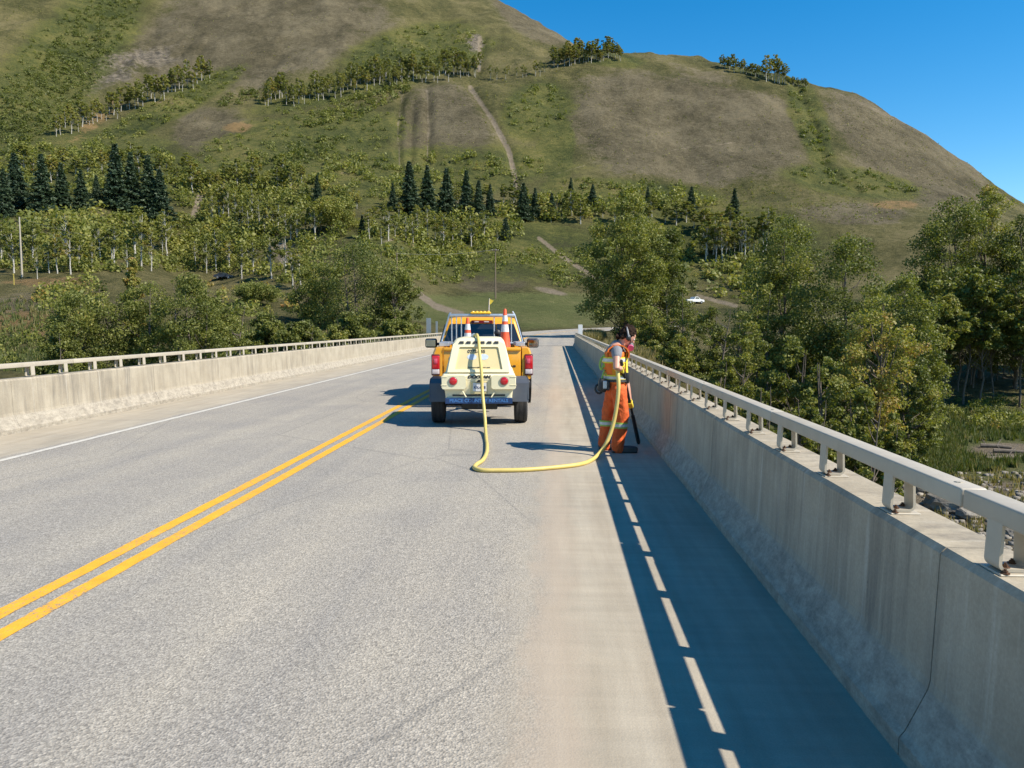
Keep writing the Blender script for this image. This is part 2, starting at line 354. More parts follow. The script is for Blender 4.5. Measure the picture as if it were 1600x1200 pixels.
# per image column: (distance, photo row) pairs, near to far; low = heights in metres close by
PROF = {
 -300: (LOWL, [(62, 600), (80, 540), (100, 480), (127, 430), (200, 330), (270, 230), (380, 20), (480, -140), (560, -150), (700, 60)]),
 0:    (LOWL, [(62, 600), (80, 545), (100, 482), (127, 428), (200, 330), (280, 215), (400, 0), (480, -120), (560, -160), (700, 60)]),
 150:  (LOWL, [(62, 600), (80, 548), (100, 490), (127, 432), (200, 330), (265, 240), (330, 170), (440, 0), (510, -130), (570, -170), (700, 60)]),
 300:  (LOWL, [(62, 600), (80, 550), (100, 500), (140, 445), (187, 437), (225, 330), (270, 255), (350, 148), (395, 95), (455, 0), (540, -150), (600, -160), (720, 60)]),
 450:  (LOWL, [(62, 600), (80, 550), (105, 500), (140, 458), (190, 395), (230, 330), (270, 270), (310, 205), (352, 152), (392, 100), (462, 0), (550, -130), (600, -140), (720, 60)]),
 600:  (LOWL, [(62, 590), (85, 545), (105, 510), (130, 482), (160, 440), (210, 360), (270, 280), (320, 200), (368, 135), (420, 65), (475, 0), (560, -110), (620, -110), (720, 60)]),
 700:  ([(0, -7), (50, -5)], [(85, 545), (110, 518), (135, 498), (160, 470), (190, 440), (220, 380), (270, 300), (320, 205), (362, 137), (392, 118), (440, 62), (510, 5), (560, -30), (640, 0), (740, 100)]),
 770:  ([(0, -7), (50, -5)], [(85, 540), (110, 520), (140, 505), (165, 474), (188, 450), (200, 425), (222, 385), (270, 300), (320, 205), (365, 137), (392, 120), (440, 66), (510, 12), (560, -10), (640, 20), (740, 120)]),
 850:  ([(0, -7), (50, -5)], [(90, 530), (130, 514), (165, 482), (195, 446), (225, 390), (275, 300), (330, 200), (375, 130), (405, 102), (430, 92), (480, 54), (530, 40), (600, 60), (740, 160)]),
 900:  ([(0, -7), (50, -5)], [(90, 535), (140, 511), (170, 482), (197, 445), (228, 390), (275, 300), (330, 200), (380, 130), (408, 95), (430, 86), (480, 74), (520, 74), (600, 110), (740, 200)]),
 960:  (LOWR, [(100, 545), (150, 503), (175, 482), (200, 445), (235, 380), (280, 298), (340, 190), (385, 120), (415, 88), (440, 82), (470, 95), (600, 170), (740, 230)]),
 1050: (LOWR, [(100, 560), (150, 505), (205, 470), (245, 400), (270, 340), (298, 290), (350, 195), (392, 125), (428, 92), (450, 89), (480, 110), (600, 190), (740, 250)]),
 1200: (LOWR, [(100, 570), (150, 510), (205, 470), (232, 410), (260, 340), (292, 296), (330, 228), (375, 155), (408, 120), (430, 118), (460, 140), (600, 220), (740, 270)]),
 1350: (LOWR, [(100, 575), (150, 515), (205, 462), (232, 400), (258, 342), (292, 306), (312, 288), (345, 232), (378, 183), (402, 160), (420, 162), (460, 200), (600, 270), (740, 300)]),
 1500: (LOWR, [(100, 580), (150, 515), (200, 462), (225, 400), (252, 352), (292, 332), (330, 300), (365, 262), (388, 248), (405, 252), (450, 290), (600, 330), (740, 340)]),
 1600: (LOWR, [(100, 580), (150, 520), (200, 470), (222, 415), (252, 372), (292, 360), (330, 342), (365, 326), (382, 323), (400, 328), (450, 350), (600, 370), (740, 380)]),
 1950: (LOWR, [(100, 590), (150, 535), (200, 500), (260, 475), (330, 470), (400, 480), (740, 490)]),
}
pxs = sorted(PROF)
Yrows = np.concatenate([np.arange(2, 60, 1.5), np.arange(60, 120, 1.0), np.arange(120, 480, 1.3), np.arange(480, 741, 9.0)])
U = np.arange(-1.02, 0.98, 0.0023)
YG, UG = np.meshgrid(Yrows, U, indexing='ij'); XG = UG*(YG+15)
tab = np.zeros((len(Yrows), len(pxs))); ucol = []
for j, px in enumerate(pxs):
    low, far = PROF[px]
    ys = [a for a, _ in low]+[a for a, _ in far]
    hs_ = [b for _, b in low]+[CAMH+ray(px, q)[1]*d for d, q in far]
    t = np.interp(Yrows, ys, hs_)
    for _ in range(2):                                   # soften the kinks (about 12 m window)
        Yd = np.arange(0, 745, 1.5); td = np.interp(Yd, Yrows, t); k = np.ones(7)/7
        td = np.convolve(np.pad(td, 3, mode='edge'), k, 'valid'); t = np.interp(Yrows, Yd, td)
    tab[:, j] = t; ucol.append(ray(px, 350)[0])
ucol = np.array(ucol)
ratio = XG/YG
def smoothcol(row):                                       # Catmull-Rom style monotone interpolation across columns
    m = np.gradient(row, ucol)
    return m
H = np.zeros_like(XG)
for i in range(len(Yrows)):
    row = tab[i]; m = np.gradient(row, ucol); q = np.clip(ratio[i], ucol[0], ucol[-1])
    k = np.clip(np.searchsorted(ucol, q)-1, 0, len(ucol)-2); h = ucol[k+1]-ucol[k]; t = (q-ucol[k])/h
    H[i] = (2*t**3-3*t*t+1)*row[k]+(t**3-2*t*t+t)*h*m[k]+(-2*t**3+3*t*t)*row[k+1]+(t**3-t*t)*h*m[k+1]
amp = np.interp(YG, [60, 120, 260, 420, 480], [0.25, 0.6, 1.6, 2.2, 2.0])
H += fbm(XG, YG*0.55, 13, 4, 41)*np.interp(YG, [200, 300, 480], [0.0, 2.0, 2.6])
H += fbm(XG, YG, 38, 5, 3)*amp*1.6+fbm(XG, YG, 6, 3, 11)*np.interp(YG, [0, 200], [0.25, 0.5])
PX0, PY0 = project(XG, YG, H)
# gullies cut in the eroded faces, ledges on the outcrop
def pdist(px, py, pts):
    d = np.full(px.shape, 1e9)
    for (x0, y0), (x1, y1) in zip(pts, pts[1:]):
        vx, vy = x1-x0, y1-y0; t = np.clip(((px-x0)*vx+(py-y0)*vy)/(vx*vx+vy*vy), 0, 1)
        d = np.minimum(d, np.hypot(px-x0-t*vx, py-y0-t*vy))
    return d
GUL = [[(628, 150), (622, 200), (624, 262)], [(645, 160), (640, 250)], [(667, 140), (670, 200), (667, 252)], [(735, 137), (768, 185), (795, 235), (808, 292)], [(1242, 130), (1272, 190), (1290, 262), (1340, 292)], [(755, 62), (748, 110)]]
front = (YG > 150)
for gpts in GUL: H -= front*1.6*np.exp(-(pdist(PX0, PY0, gpts)/7.0)**2)
ob = np.exp(-(((PX0-215)/75)**2+((PY0-92)/34)**2)); H += ob*(np.abs(fbm(XG, YG, 9, 4, 31))*7-1.5)
# the road beyond the bridge
RC = spline([(-3.3, 40, 0), (-3.3, 60, 0), (-2.6, 85, 0.40), (1.2, 108, 0.68), (9.5, 126, 1.05), (19, 133.5, 1.4)], 10)
RCn = np.array([tuple(p) for p in RC]); sel = RCn[:, 1] >= 59.9; RC2 = RCn[sel]
dist = np.full(XG.shape, 1e9); rz = np.zeros_like(XG)
for a, b in zip(RC2, RC2[1:]):
    v = b-a; L2 = v[0]**2+v[1]**2; t = np.clip(((XG-a[0])*v[0]+(YG-a[1])*v[1])/L2, 0, 1)
    d = np.hypot(XG-a[0]-t*v[0], YG-a[1]-t*v[1]); c = d < dist
    dist = np.where(c, d, dist); rz = np.where(c, a[2]+t*v[2], rz)
emb = rz-0.12-np.maximum(0, dist-6.2)*0.42
w = np.clip((dist-5.4)/11, 0, 1); w = w*w*(3-2*w)
H = np.where(dist < 60, (rz-0.10)*(1-w)+np.maximum(H, emb)*w, H)
def hz(X, Y):
    r = np.interp(Y, Yrows, np.arange(len(Yrows))); c = (X/(Y+15)-U[0])/(U[1]-U[0])
    r = np.clip(r, 0, len(Yrows)-1.001); c = np.clip(c, 0, len(U)-1.001)
    i = np.floor(r).astype(int); j = np.floor(c).astype(int); a = r-i; b = c-j
    return (H[i, j]*(1-b)+H[i, j+1]*b)*(1-a)+(H[i+1, j]*(1-b)+H[i+1, j+1]*b)*a
YS = np.concatenate([np.arange(22, 120, 0.7), np.arange(120, 470, 1.1)])
def hit(px, py, ymin=22):
    a, b = ray(px, py); z = CAMH+b*YS; g = hz(a*YS, YS); k = np.nonzero((z <= g) & (YS >= ymin))[0]
    if len(k) == 0: return None
    Y = YS[k[0]]; return Vector((a*Y, Y, float(hz(np.array([a*Y]), np.array([Y]))[0])))
def gz(X, Y): return float(hz(np.array([X]), np.array([Y]))[0])
PX, PY = project(XG, YG, H)
def ell(cx, cy, rx, ry, rot=0.0, soft=0.35):
    c, s = math.cos(R(rot)), math.sin(R(rot)); dx, dy = PX-cx, PY-cy
    q = np.sqrt(((dx*c+dy*s)/rx)**2+((-dx*s+dy*c)/ry)**2); return np.clip((1+soft-q)/(2*soft), 0, 1)
def mx(*a):
    r = a[0]
    for b in a[1:]: r = np.maximum(r, b)
    return r
green = mx(ell(90, 110, 190, 70, -48), ell(640, 75, 110, 32, -14), ell(590, 120, 200, 26, -16), ell(470, 225, 170, 50, -10), ell(250, 175, 160, 22, -28), ell(840, 170, 60, 45, -20),
           ell(1266, 190, 26, 90, -20), ell(1330, 285, 110, 22, 8), ell(560, 280, 330, 45, -4), ell(760, 385, 260, 60, 4)*0.8, ell(980, 300, 150, 20, 3), ell(940, 90, 70, 12, 8), ell(1180, 112, 70, 10, 16), ell(120, 260, 200, 60), ell(1100, 380, 200, 60), ell(870, 230, 30, 60))
brown = mx(ell(400, 50, 210, 80, -12), ell(1070, 200, 210, 85, 6), ell(1420, 240, 150, 60, 33), ell(690, 205, 75, 72), ell(325, 205, 60, 36, -10), ell(770, 438, 60, 22), ell(830, 30, 70, 26, 32), ell(1330, 335, 90, 16), ell(100, 480, 130, 22, 0)*0.6, ell(890, 400, 50, 30, 40))
rust = mx(ell(60, 505, 80, 18), ell(370, 200, 22, 10)*0.6, ell(160, 180, 60, 12, -40)*0.55, ell(1400, 320, 40, 8)*0.5, ell(90, 440, 90, 8)*0.6)
rock = mx(ell(220, 92, 78, 20, -10, 0.8)*0.75, ell(742, 68, 14, 14)*0.8, ell(180, 120, 40, 14, -30, 0.8)*0.7)
field = mx(ell(800, 485, 170, 30), ell(60, 565, 90, 18), ell(1520, 690, 130, 60), ell(640, 535, 60, 12), ell(1180, 690, 120, 60))
def line(pts, wd): return np.clip(1.5-pdist(PX, PY, pts)/wd, 0, 1)
dirtm = mx(line([(735, 137), (768, 185), (795, 235), (808, 292)], 4.2), line([(628, 150), (622, 200), (624, 262)], 2)*0.62, line([(667, 140), (670, 200), (667, 252)], 2)*0.65, line([(645, 160), (640, 250)], 1.5)*0.5,
           line([(850, 278), (940, 250), (1100, 228), (1270, 208), (1340, 190)], 1.2)*0.55, line([(842, 372), (880, 402), (930, 434)], 3.6), line([(652, 458), (680, 478), (722, 492)], 5), ell(438, 392, 22, 14, 40), line([(440, 400), (450, 428)], 6),
           line([(312, 308), (303, 335)], 5), line([(750, 60), (748, 110)], 4)*0.9, ell(1570, 705, 60, 13), line([(600, 378), (620, 372), (665, 392)], 3)*0.6, ell(860, 455, 30, 5, 12)*0.8,
           line([(790, 2), (850, 40), (890, 70)], 4)*0.6, line([(1300, 140), (1450, 210), (1600, 318)], 4)*0.5, line([(1090, 462), (1150, 478)], 4)*0.8)
dirtm = np.maximum(dirtm, ((YG < 47) & (XG > 0))*0.75)*(YG < 480)
nr, nc = XG.shape; idx = np.arange(nr*nc).reshape(nr, nc)
V = np.stack([XG, YG, H], -1).reshape(-1, 3)
Q = np.stack([idx[:-1, :-1], idx[:-1, 1:], idx[1:, 1:], idx[1:, :-1]], -1).reshape(-1, 4)
me = npmesh('terrain', V, Q, M['terrain'], smooth=True)
for nm_, ch in (('cover', (green, dirtm, brown)), ('cover2', (rust, rock, field))):
    a = me.attributes.new(nm_, 'FLOAT_VECTOR', 'POINT'); a.data.foreach_set('vector', np.stack(ch, -1).astype(np.float32).reshape(-1))
tag(link('terrain', me), 'green and brown grassed hills rising behind the bridge', kind='structure')
bm = nb(); q = [bm.verts.new(p) for p in ((-2500, -1500, -10), (2500, -1500, -10), (2500, 3500, -10), (-2500, 3500, -10))]; bm.faces.new(q)
tag(part('ground', bm, pm('valley_ground', (0.09, 0.09, 0.035), (0.14, 0.12, 0.06), 0.05, 0.95)), 'flat valley floor under the bridge', kind='structure')
# ------------------------------------------------------------------ bridge: deck, road, markings, parapets
XR, XL = 1.33, -8.23; Y0, YE = -7.57, 59.63
bm = nb()
prism(bm, [(XL-0.40, Y0, -0.012), (XR+0.40, Y0, -0.012), (XR+0.40, Y0, -0.30), (XR-0.5, Y0, -0.42), (XL+0.5, Y0, -0.42), (XL-0.40, Y0, -0.30)], (0, YE-Y0, 0))
for gx in (-7.0, -4.6, -2.2, 0.2): bbox(bm, (gx, (Y0+YE)/2, -1.1), (0.45, YE-Y0-0.2, 1.40))
tag(part('bridge_deck', bm, M['concrete']), 'concrete bridge deck on girders', kind='structure')
bm = nb()
for py_ in (8.0, 34.0): bbox(bm, (-3.4, py_, -5.9), (8.4, 1.2, 8.2), 0.1)
bbox(bm, (-3.4, YE+0.6, -2.6), (10.4, 1.1, 5.0), 0.05)
tag(part('bridge_pier', bm, M['concrete']), 'concrete piers and abutment under the deck', kind='structure')
def ribbon(name, rows, mat):
    V = []; Fq = []
    n = len(rows[0])
    for r in rows: V += [tuple(p) for p in r]
    for i in range(len(rows)-1):
        for j in range(n-1): Fq.append((i*n+j, i*n+j+1, (i+1)*n+j+1, (i+1)*n+j))
    return npmesh(name, np.array(V), np.array(Fq), mat)
def rc_at(off, z=0.0, y_from=None):
    out = []
    for i, p in enumerate(RC2):
        d = RC2[min(i+1, len(RC2)-1)]-RC2[max(i-1, 0)]; L = math.hypot(d[0], d[1])
        out.append((p[0]+d[1]/L*off, p[1]-d[0]/L*off, p[2]+z))
    return out
rows = [[(x, y, 0.0) for x in np.linspace(XL-0.03, XR+0.03, 9)] for y in np.linspace(Y0, YE+0.25, 34)]
tag(link('road', ribbon('road', rows, M['road'])), 'worn grey asphalt road with bare concrete edges on the bridge', kind='structure')
offs = np.linspace(-5.0, 5.0, 7); cols = [rc_at(o, 0.0) for o in offs]
rows = [[c[i] for c in cols] for i in range(len(cols[0]))]
tag(link('approach_road', ribbon('approach_road', rows, M['road'])), 'asphalt road curving to the right beyond the bridge', kind='structure')
bm = nb(); bbox(bm, (-3.45, YE+0.20, 0.004), (9.5, 0.28, 0.012), 0.003)
tag(part('expansion_joint', bm, M['joint']), 'dark expansion joint across the road at the bridge end', kind='structure')
def stripe(name, x, wd, mat, jit, lab):
    rng = random.Random(name); rows = []
    for y in np.arange(Y0, YE, 0.12 if jit else 1.0):
        a = rng.uniform(-jit, jit); b = rng.uniform(-jit, jit)
        rows.append([(x-wd/2+a, y, 0.004), (x, y, 0.004), (x+wd/2+b, y, 0.004)])
    tag(link(name, ribbon(name, rows, mat)), lab, kind='structure')
stripe('centre_line', -2.96, 0.115, M['yellow_line'], 0.004, 'yellow centre line stripe nearer the sunny lane side')
stripe('centre_line', -3.18, 0.115, M['yellow_line'], 0.004, 'yellow centre line stripe on the far lane side')
stripe('edge_line', -6.76, 0.11, M['white_line'], 0.006, 'white edge line beside the sunlit parapet')
for off, m_, wd in ((-3.6, 'white_line', 0.11), (0.0, 'yellow_line', 0.2)):
    a, b = rc_at(off-wd/2, 0.004), rc_at(off+wd/2, 0.004)
    tag(link('edge_line', ribbon('edge_line', [[p, q] for p, q in zip(a, b)], M[m_])), 'painted line on the curving road beyond the bridge', kind='structure')

# parapet, local x = away from the road
PRO = [(0.0, -0.01), (0.0, 0.07), (0.022, 0.10), (0.10, 0.265), (0.108, 0.30), (0.125, 0.797), (0.147, 0.82), (0.37, 0.82), (0.37, -0.29)]
def seg_mesh():
    bm = nb(); L = 2.1-0.006
    ys = [0, L/3, 2*L/3, L]
    rr = random.Random(4)
    vs = loft(bm, [[Vector((x, y, z)) for x, z in PRO] for y in ys])
    return mesh(bm, 'concrete_panel', M['parapet'])
SEG = seg_mesh()
def core_mesh():
    bm = nb(); loft(bm, [[Vector((x+0.028 if x < 0.3 else x-0.03, y, z if z < 0.79 else z-0.03)) for x, z in PRO] for y in (0, YE-Y0)]); return mesh(bm, 'joint_filler', M['joint'])
CORE = core_mesh()
def post_mesh():
    bm = nb(); path = []
    xi, xo, zt, r = 0.012, 0.122, 0.166, 0.028
    path.append((xi+0.006, zt))
    for k in range(6):
        a = math.pi+k*math.pi/10; path.append((xi+r+r*math.cos(a), r+0.002+r*math.sin(a)))
    for k in range(6):
        a = 1.5*math.pi+k*math.pi/10; path.append((xo-r+r*math.cos(a), r+0.002+r*math.sin(a)))
    path.append((xo-0.006, zt))
    P = [Vector((x, 0, z)) for x, z in path]; th = 0.011; inn = []
    for i, p in enumerate(P):
        d = (P[min(i+1, len(P)-1)]-P[max(i-1, 0)]).normalized(); inn.append(p+Vector((-d.z, 0, d.x))*th)
    rings = [[p+Vector((0, -0.045, 0)), p+Vector((0, 0.045, 0)), q+Vector((0, 0.045, 0)), q+Vector((0, -0.045, 0))] for p, q in zip(P, inn)]
    loft(bm, rings); return mesh(bm, 'post', M['rail'])
POST = post_mesh()
def bolt_mesh():
    bm = nb(); cyl(bm, (0, 0, 0), (0, 0, 0.003), 0.015, n=10); cyl(bm, (0, 0, 0.002), (0, 0, 0.010), 0.009, n=6); cyl(bm, (0, 0, 0.006), (0, 0, 0.016), 0.005, n=8); return mesh(bm, 'bolt', M['bolt'])
BOLT = bolt_mesh()
def plate_mesh():
    bm = nb(); bbox(bm, (0.073, 0.0, 0.0), (0.13, 0.13, 0.008), 0.003, 1); return mesh(bm, 'base_plate', M['rail'])
PLATE = plate_mesh()
def rail_mesh(L, sl):
    bm = nb(); bbox(bm, (0, L/2, 0), (0.098, L-0.014, 0.072), 0.009, 3); return mesh(bm, 'rail_section', M['rail'], True)
RAIL = rail_mesh(2.52, 0)
def sleeve_mesh():
    bm = nb(); bbox(bm, (0, 0, -0.004), (0.07, 0.24, 0.045), 0.004); cyl(bm, (0.0, 0.12, 0.02), (0.0, 0.12, 0.040), 0.014, n=8); return mesh(bm, 'rail_sleeve', M['rail'])
SLV = sleeve_mesh()
def parapet(x, sgn, label):
    root = empty('bridge_parapet', (x, Y0, 0)); tag(root, label, 'parapet', 'concrete parapets along the bridge')
    sc = (sgn, 1, 1); rng = random.Random(int(sgn+5))
    link('joint_filler', CORE, root, scale=sc)
    for k in range(32): link('concrete_panel', SEG, root, loc=(rng.uniform(-0.003, 0.003), k*2.1+0.006, rng.uniform(-0.002, 0.002)), scale=sc)
    cx = 0.213
    for k in range(80):
        y = 2.66-0.84*12+0.84*k-Y0
        if y < 0.1 or y > YE-Y0-0.1: continue
        p = link('post', POST, root, loc=(sgn*0.146, y, 0.828), scale=sc)
        yy = y+Y0
        lim = 16 if sgn > 0 else 0
        if sgn > 0 and yy < 24:
            link('base_plate', PLATE, p, loc=(0, 0, -0.004))
        if 0 < yy < lim:
            for bx, by in ((0.045, -0.025), (0.095, 0.025)): link('bolt', BOLT, p, loc=(bx, by, 0.0135))
            for bx, by in ((0.03, -0.052), (0.118, 0.052)): link('bolt', BOLT, p, loc=(bx, by, 0.0))
    for k in range(30):
        y = 2.88-2.52*4+2.52*k-Y0
        if y < 0: continue
        if y+2.52 > YE-Y0+0.3: break
        link('rail_section', RAIL, root, loc=(sgn*cx, y, 1.022), scale=sc)
        link('rail_sleeve', SLV, root, loc=(sgn*cx, y, 1.022), scale=sc)
    return root
parapet(XR, 1, 'concrete parapet with beige box rail, shaded face, beside the standing worker')
parapet(XL, -1, 'sunlit concrete parapet with beige box rail across the road from the worker')
# end markers
mw = pm('white_panel', (0.72, 0.72, 0.70), (0.62, 0.62, 0.6), 5, 0.5); mg = pm('galvanised', (0.38, 0.39, 0.40), (0.28, 0.29, 0.30), 14, 0.4, 0.6)
root = empty('marker_post', (1.95, 61.3, gz(1.95, 61.3)-0.02)); b = -root.location.z
bm = nb(); bbox(bm, (0, 0, (1.55+b)/2), (0.10, 0.10, 1.55+b), 0.01); part('post', bm, mw, root)
bm = nb(); bbox(bm, (0, -0.07, 1.22+b), (0.34, 0.03, 0.85), 0.012); part('panel', bm, mw, root)
tag(root, 'white marker panel on a post at the end of the shaded parapet', 'marker post')
root = empty('object_marker_sign', (-9.7, 58.6, gz(-9.7, 58.6)-0.02)); b = -root.location.z
for sx_, w_, h0, h1, m_ in ((0, 0.36, 1.0, 2.15, mg), (0.62, 0.16, 0.7, 1.9, mg)):
    bm = nb(); bbox(bm, (sx_, 0.03, (h1+b)/2), (0.07, 0.05, h1+b), 0.006); part('post', bm, mg, root)
    bm = nb(); bbox(bm, (sx_, -0.02, (h0+h1)/2+b), (w_, 0.02, h1-h0), 0.006); part('sign_panel', bm, m_, root)
tag(root, 'grey metal sign backs standing past the end of the sunlit parapet', 'road sign')
# ------------------------------------------------------------------ vegetation
def leafquads(C, size, rng, aspect=0.62, up=0.0, nrm=None):
    n = len(C); a = rng.normal(size=(n, 3)); a /= np.linalg.norm(a, axis=1)[:, None]
    if nrm is None: b = rng.normal(size=(n, 3))
    else: b = np.cross(nrm+0.9*rng.normal(size=(n, 3)), a)
    b -= a*(a*b).sum(1)[:, None]; b /= np.linalg.norm(b, axis=1)[:, None]+1e-9
    s = np.asarray(size).reshape(-1, 1)*np.ones((n, 1))
    V = np.stack([C-a*s*0.5, C+b*s*0.5*aspect, C+a*s*0.5, C-b*s*0.5*aspect], 1).reshape(-1, 3)
    return V, np.arange(4*n).reshape(n, 4)
def limb_mesh(limbs, mat, name='trunk', n=6):
    Vs = []; Fs = []; o = 0; ang = np.arange(n)*2*math.pi/n
    for pts, rad in limbs:
        pts = np.asarray(pts, float); k = len(pts)
        d = np.gradient(pts, axis=0); d /= np.linalg.norm(d, axis=1)[:, None]+1e-9
        ref = np.where(np.abs(d[:, 2:3]) < 0.9, [[0, 0, 1.0]], [[1.0, 0, 0]]); u = np.cross(d, ref); u /= np.linalg.norm(u, axis=1)[:, None]; v = np.cross(d, u)
        rg = pts[:, None]+np.asarray(rad)[:, None, None]*(u[:, None]*np.cos(ang)[None, :, None]+v[:, None]*np.sin(ang)[None, :, None])
        Vs.append(rg.reshape(-1, 3))
        for i in range(k-1):
            for j in range(n): Fs.append((o+i*n+j, o+i*n+(j+1) % n, o+(i+1)*n+(j+1) % n, o+(i+1)*n+j))
        o += k*n
    return npmesh(name, np.concatenate(Vs), np.array(Fs), mat, smooth=True)
def broadleaf(seed, Hh, Rr, base=0.12, ncl=120, per=160, leaf=0.2, tint=0.35, tvar=0.13, shape='oval', bark=None, lean=0.0, tr=0.16, crownmat=None, trunkn=1):
    """trunk with limbs running to leaf clumps; returns (trunk mesh, crown mesh), height Hh"""
    rng = np.random.RandomState(seed); bark = bark or M['bark']
    t = rng.rand(ncl*3)
    if shape == 'oval': prof = lambda t: np.sqrt(np.clip(np.sin(np.pi*np.clip(t*0.93+0.07, 0, 1)**0.8), 0, 1))
    elif shape == 'dome': prof = lambda t: np.sqrt(np.clip(1-t**2.4, 0, 1))*(0.8+0.2*t)
    elif shape == 'spire': prof = lambda t: np.clip((1-t)**0.75*(0.35+1.3*np.clip(t*3, 0, 0.5)), 0, 1)
    else: prof = lambda t: np.clip(0.55+0.45*np.sin(np.pi*t), 0, 1)*np.sqrt(np.clip(1-t**3, 0, 1))
    ang = rng.rand(ncl*3)*2*math.pi
    lob = 1+0.28*np.sin(ang*3+seed)+0.2*np.sin(ang*5+seed*2+t*7)
    rad = prof(t)*Rr*np.clip(lob, 0.5, 1.4)*np.sqrt(0.12+0.88*rng.rand(ncl*3))
    z = (base+(1-base)*t)*Hh*0.97
    C = np.stack([rad*np.cos(ang)+lean*z, rad*np.sin(ang), z], 1)
    keep = rng.rand(ncl*3) < np.clip(prof(t), 0.15, 1); C = C[keep][:ncl]
    cr = Rr*rng.uniform(0.13, 0.27, len(C))
    k = rng.poisson(per*(cr/cr.mean())**1.6)+4
    cc = np.repeat(np.arange(len(C)), k); d = rng.normal(size=(len(cc), 3)); d /= np.linalg.norm(d, axis=1)[:, None]
    rr = cr[cc][:, None]*(rng.rand(len(cc), 1)**0.45)
    P = C[cc]+d*rr*np.array([1.15, 1.15, 0.85]); P[:, 2] = np.clip(P[:, 2], 0.03*Hh, Hh*1.02)
    tn = tint+rng.normal(0, tvar, len(C))[cc]*0.7+rng.normal(0, tvar*0.7, len(cc))
    Vl, Ql = leafquads(P, leaf*rng.uniform(0.6, 1.3, len(P)), rng, 0.7, nrm=d)
    crown = npmesh('crown', Vl, Ql, crownmat or M['leaf'], np.clip(tn, 0, 1))
    limbs = []
    for s in range(trunkn):
        ox, oy = (0, 0) if trunkn == 1 else (rng.normal(0, Rr*0.22), rng.normal(0, Rr*0.22))
        zz = np.linspace(-0.4, Hh*0.9, 9); wob = np.cumsum(rng.normal(0, 0.012*Hh, (9, 2)), 0); wob[:2] = 0
        tp = np.stack([ox*(1+zz/Hh)+wob[:, 0]*0.5+lean*zz, oy*(1+zz/Hh)+wob[:, 1]*0.5, zz], 1); limbs.append((tp, np.linspace(tr, tr*0.12, 9)))
        for i in rng.choice(len(C), min(len(C), 30//trunkn+4), replace=False):
            c = C[i]; z0 = max(Hh*base*0.6, c[2]-rng.uniform(0.12, 0.28)*Hh)
            p0 = np.array([np.interp(z0, zz, tp[:, 0]), np.interp(z0, zz, tp[:, 1]), z0]); mid = (p0+c)/2+np.array([0, 0, -0.03*Hh])
            lt = 0.20 if bark is M['birch'] else 0.36; limbs.append((np.stack([p0, mid, c]), [tr*lt, tr*lt*0.55, tr*0.05]))
    return limb_mesh(limbs, bark), crown
def spruce(seed, Hh=10.0, Rr=2.0):
    rng = np.random.RandomState(seed); Vs = []; P = []; T = []
    for lv in np.arange(0.05, 0.99, 0.022):
        rr = Rr*(1-lv)**0.85*(0.75+0.4*rng.rand()); nb_ = int(5+9*(1-lv))
        for b in range(nb_):
            a = rng.rand()*2*math.pi; L = rr*rng.uniform(0.65, 1.12); k = int(5+L*7)
            s = np.linspace(0.12, 1, k); z = lv*Hh-L*0.42*s**1.4+L*0.10*s**4
            x = np.cos(a)*L*s; y = np.sin(a)*L*s
            for rep in range(3):
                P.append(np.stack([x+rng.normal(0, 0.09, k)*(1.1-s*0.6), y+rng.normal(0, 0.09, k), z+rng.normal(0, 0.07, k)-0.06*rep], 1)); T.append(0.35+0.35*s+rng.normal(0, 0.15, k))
    P = np.concatenate(P); T = np.concatenate(T)
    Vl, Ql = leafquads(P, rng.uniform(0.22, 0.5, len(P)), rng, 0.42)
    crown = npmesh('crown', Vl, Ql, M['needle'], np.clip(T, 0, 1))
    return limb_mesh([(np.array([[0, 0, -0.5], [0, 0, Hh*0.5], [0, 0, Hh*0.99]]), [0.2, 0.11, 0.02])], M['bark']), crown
def plant(name, meshes, loc, scale, rz, label, cat='tree', group=None):
    r = empty(name, loc, rz); r.scale = scale if isinstance(scale, tuple) else (scale,)*3
    tag(r, label, cat, group); link('trunk', meshes[0], r); link('crown', meshes[1], r); return r
rg = random.Random(7)
def bytop(px, ptop, Y):                       # ground point below a tree seen at column px, and the height to its top row
    p = at(px, ptop, Y); g = gz(p.x, Y); return Vector((p.x, Y, g-0.1)), p.z-g
def tree(name, px, ptop, Y, wpx, label, seed, tint=0.35, shape='oval', ncl=150, per=150, leaf=0.2, base=0.1, group=None, cat='tree', tvar=0.12, bark=None, trunkn=1):
    loc, h = bytop(px, ptop, Y); h = max(h, 1.2)
    return plant(name, broadleaf(seed, h, wpx/F*Y*0.5, base, ncl, per, leaf, tint, tvar, shape, bark, 0.0, 0.011*h+0.03, None, trunkn), loc, 1.0, rg.uniform(0, 6.28), label, cat, group)
# right bank, from the bridge end towards the camera
GR = 'poplars and saplings on the river bank beyond the shaded parapet'
tree('poplar_tree', 982, 300, 80, 118, 'tall grey-green poplar standing beside the end of the bridge', 11, 0.40, 'oval', 230, 150, 0.22, 0.06, GR, tvar=0.14)
tree('poplar_tree', 1036, 346, 84, 96, 'darker poplar close behind the tall grey-green one at the bridge end', 12, 0.30, 'oval', 170, 150, 0.22, 0.06, GR)
tree('poplar_tree', 1232, 332, 66, 150, 'broad olive poplar with a pale ragged top behind the parapet', 13, 0.36, 'oval', 260, 160, 0.19, 0.05, GR, tvar=0.13)
tree('poplar_tree', 1330, 362, 60, 160, 'full green poplar rising behind the yellowing tree', 14, 0.33, 'oval', 270, 160, 0.18, 0.05, GR, tvar=0.12)
tree('poplar_tree', 1412, 415, 55, 120, 'lower green poplar at the edge of the open grass', 15, 0.38, 'oval', 200, 150, 0.17, 0.04, GR)
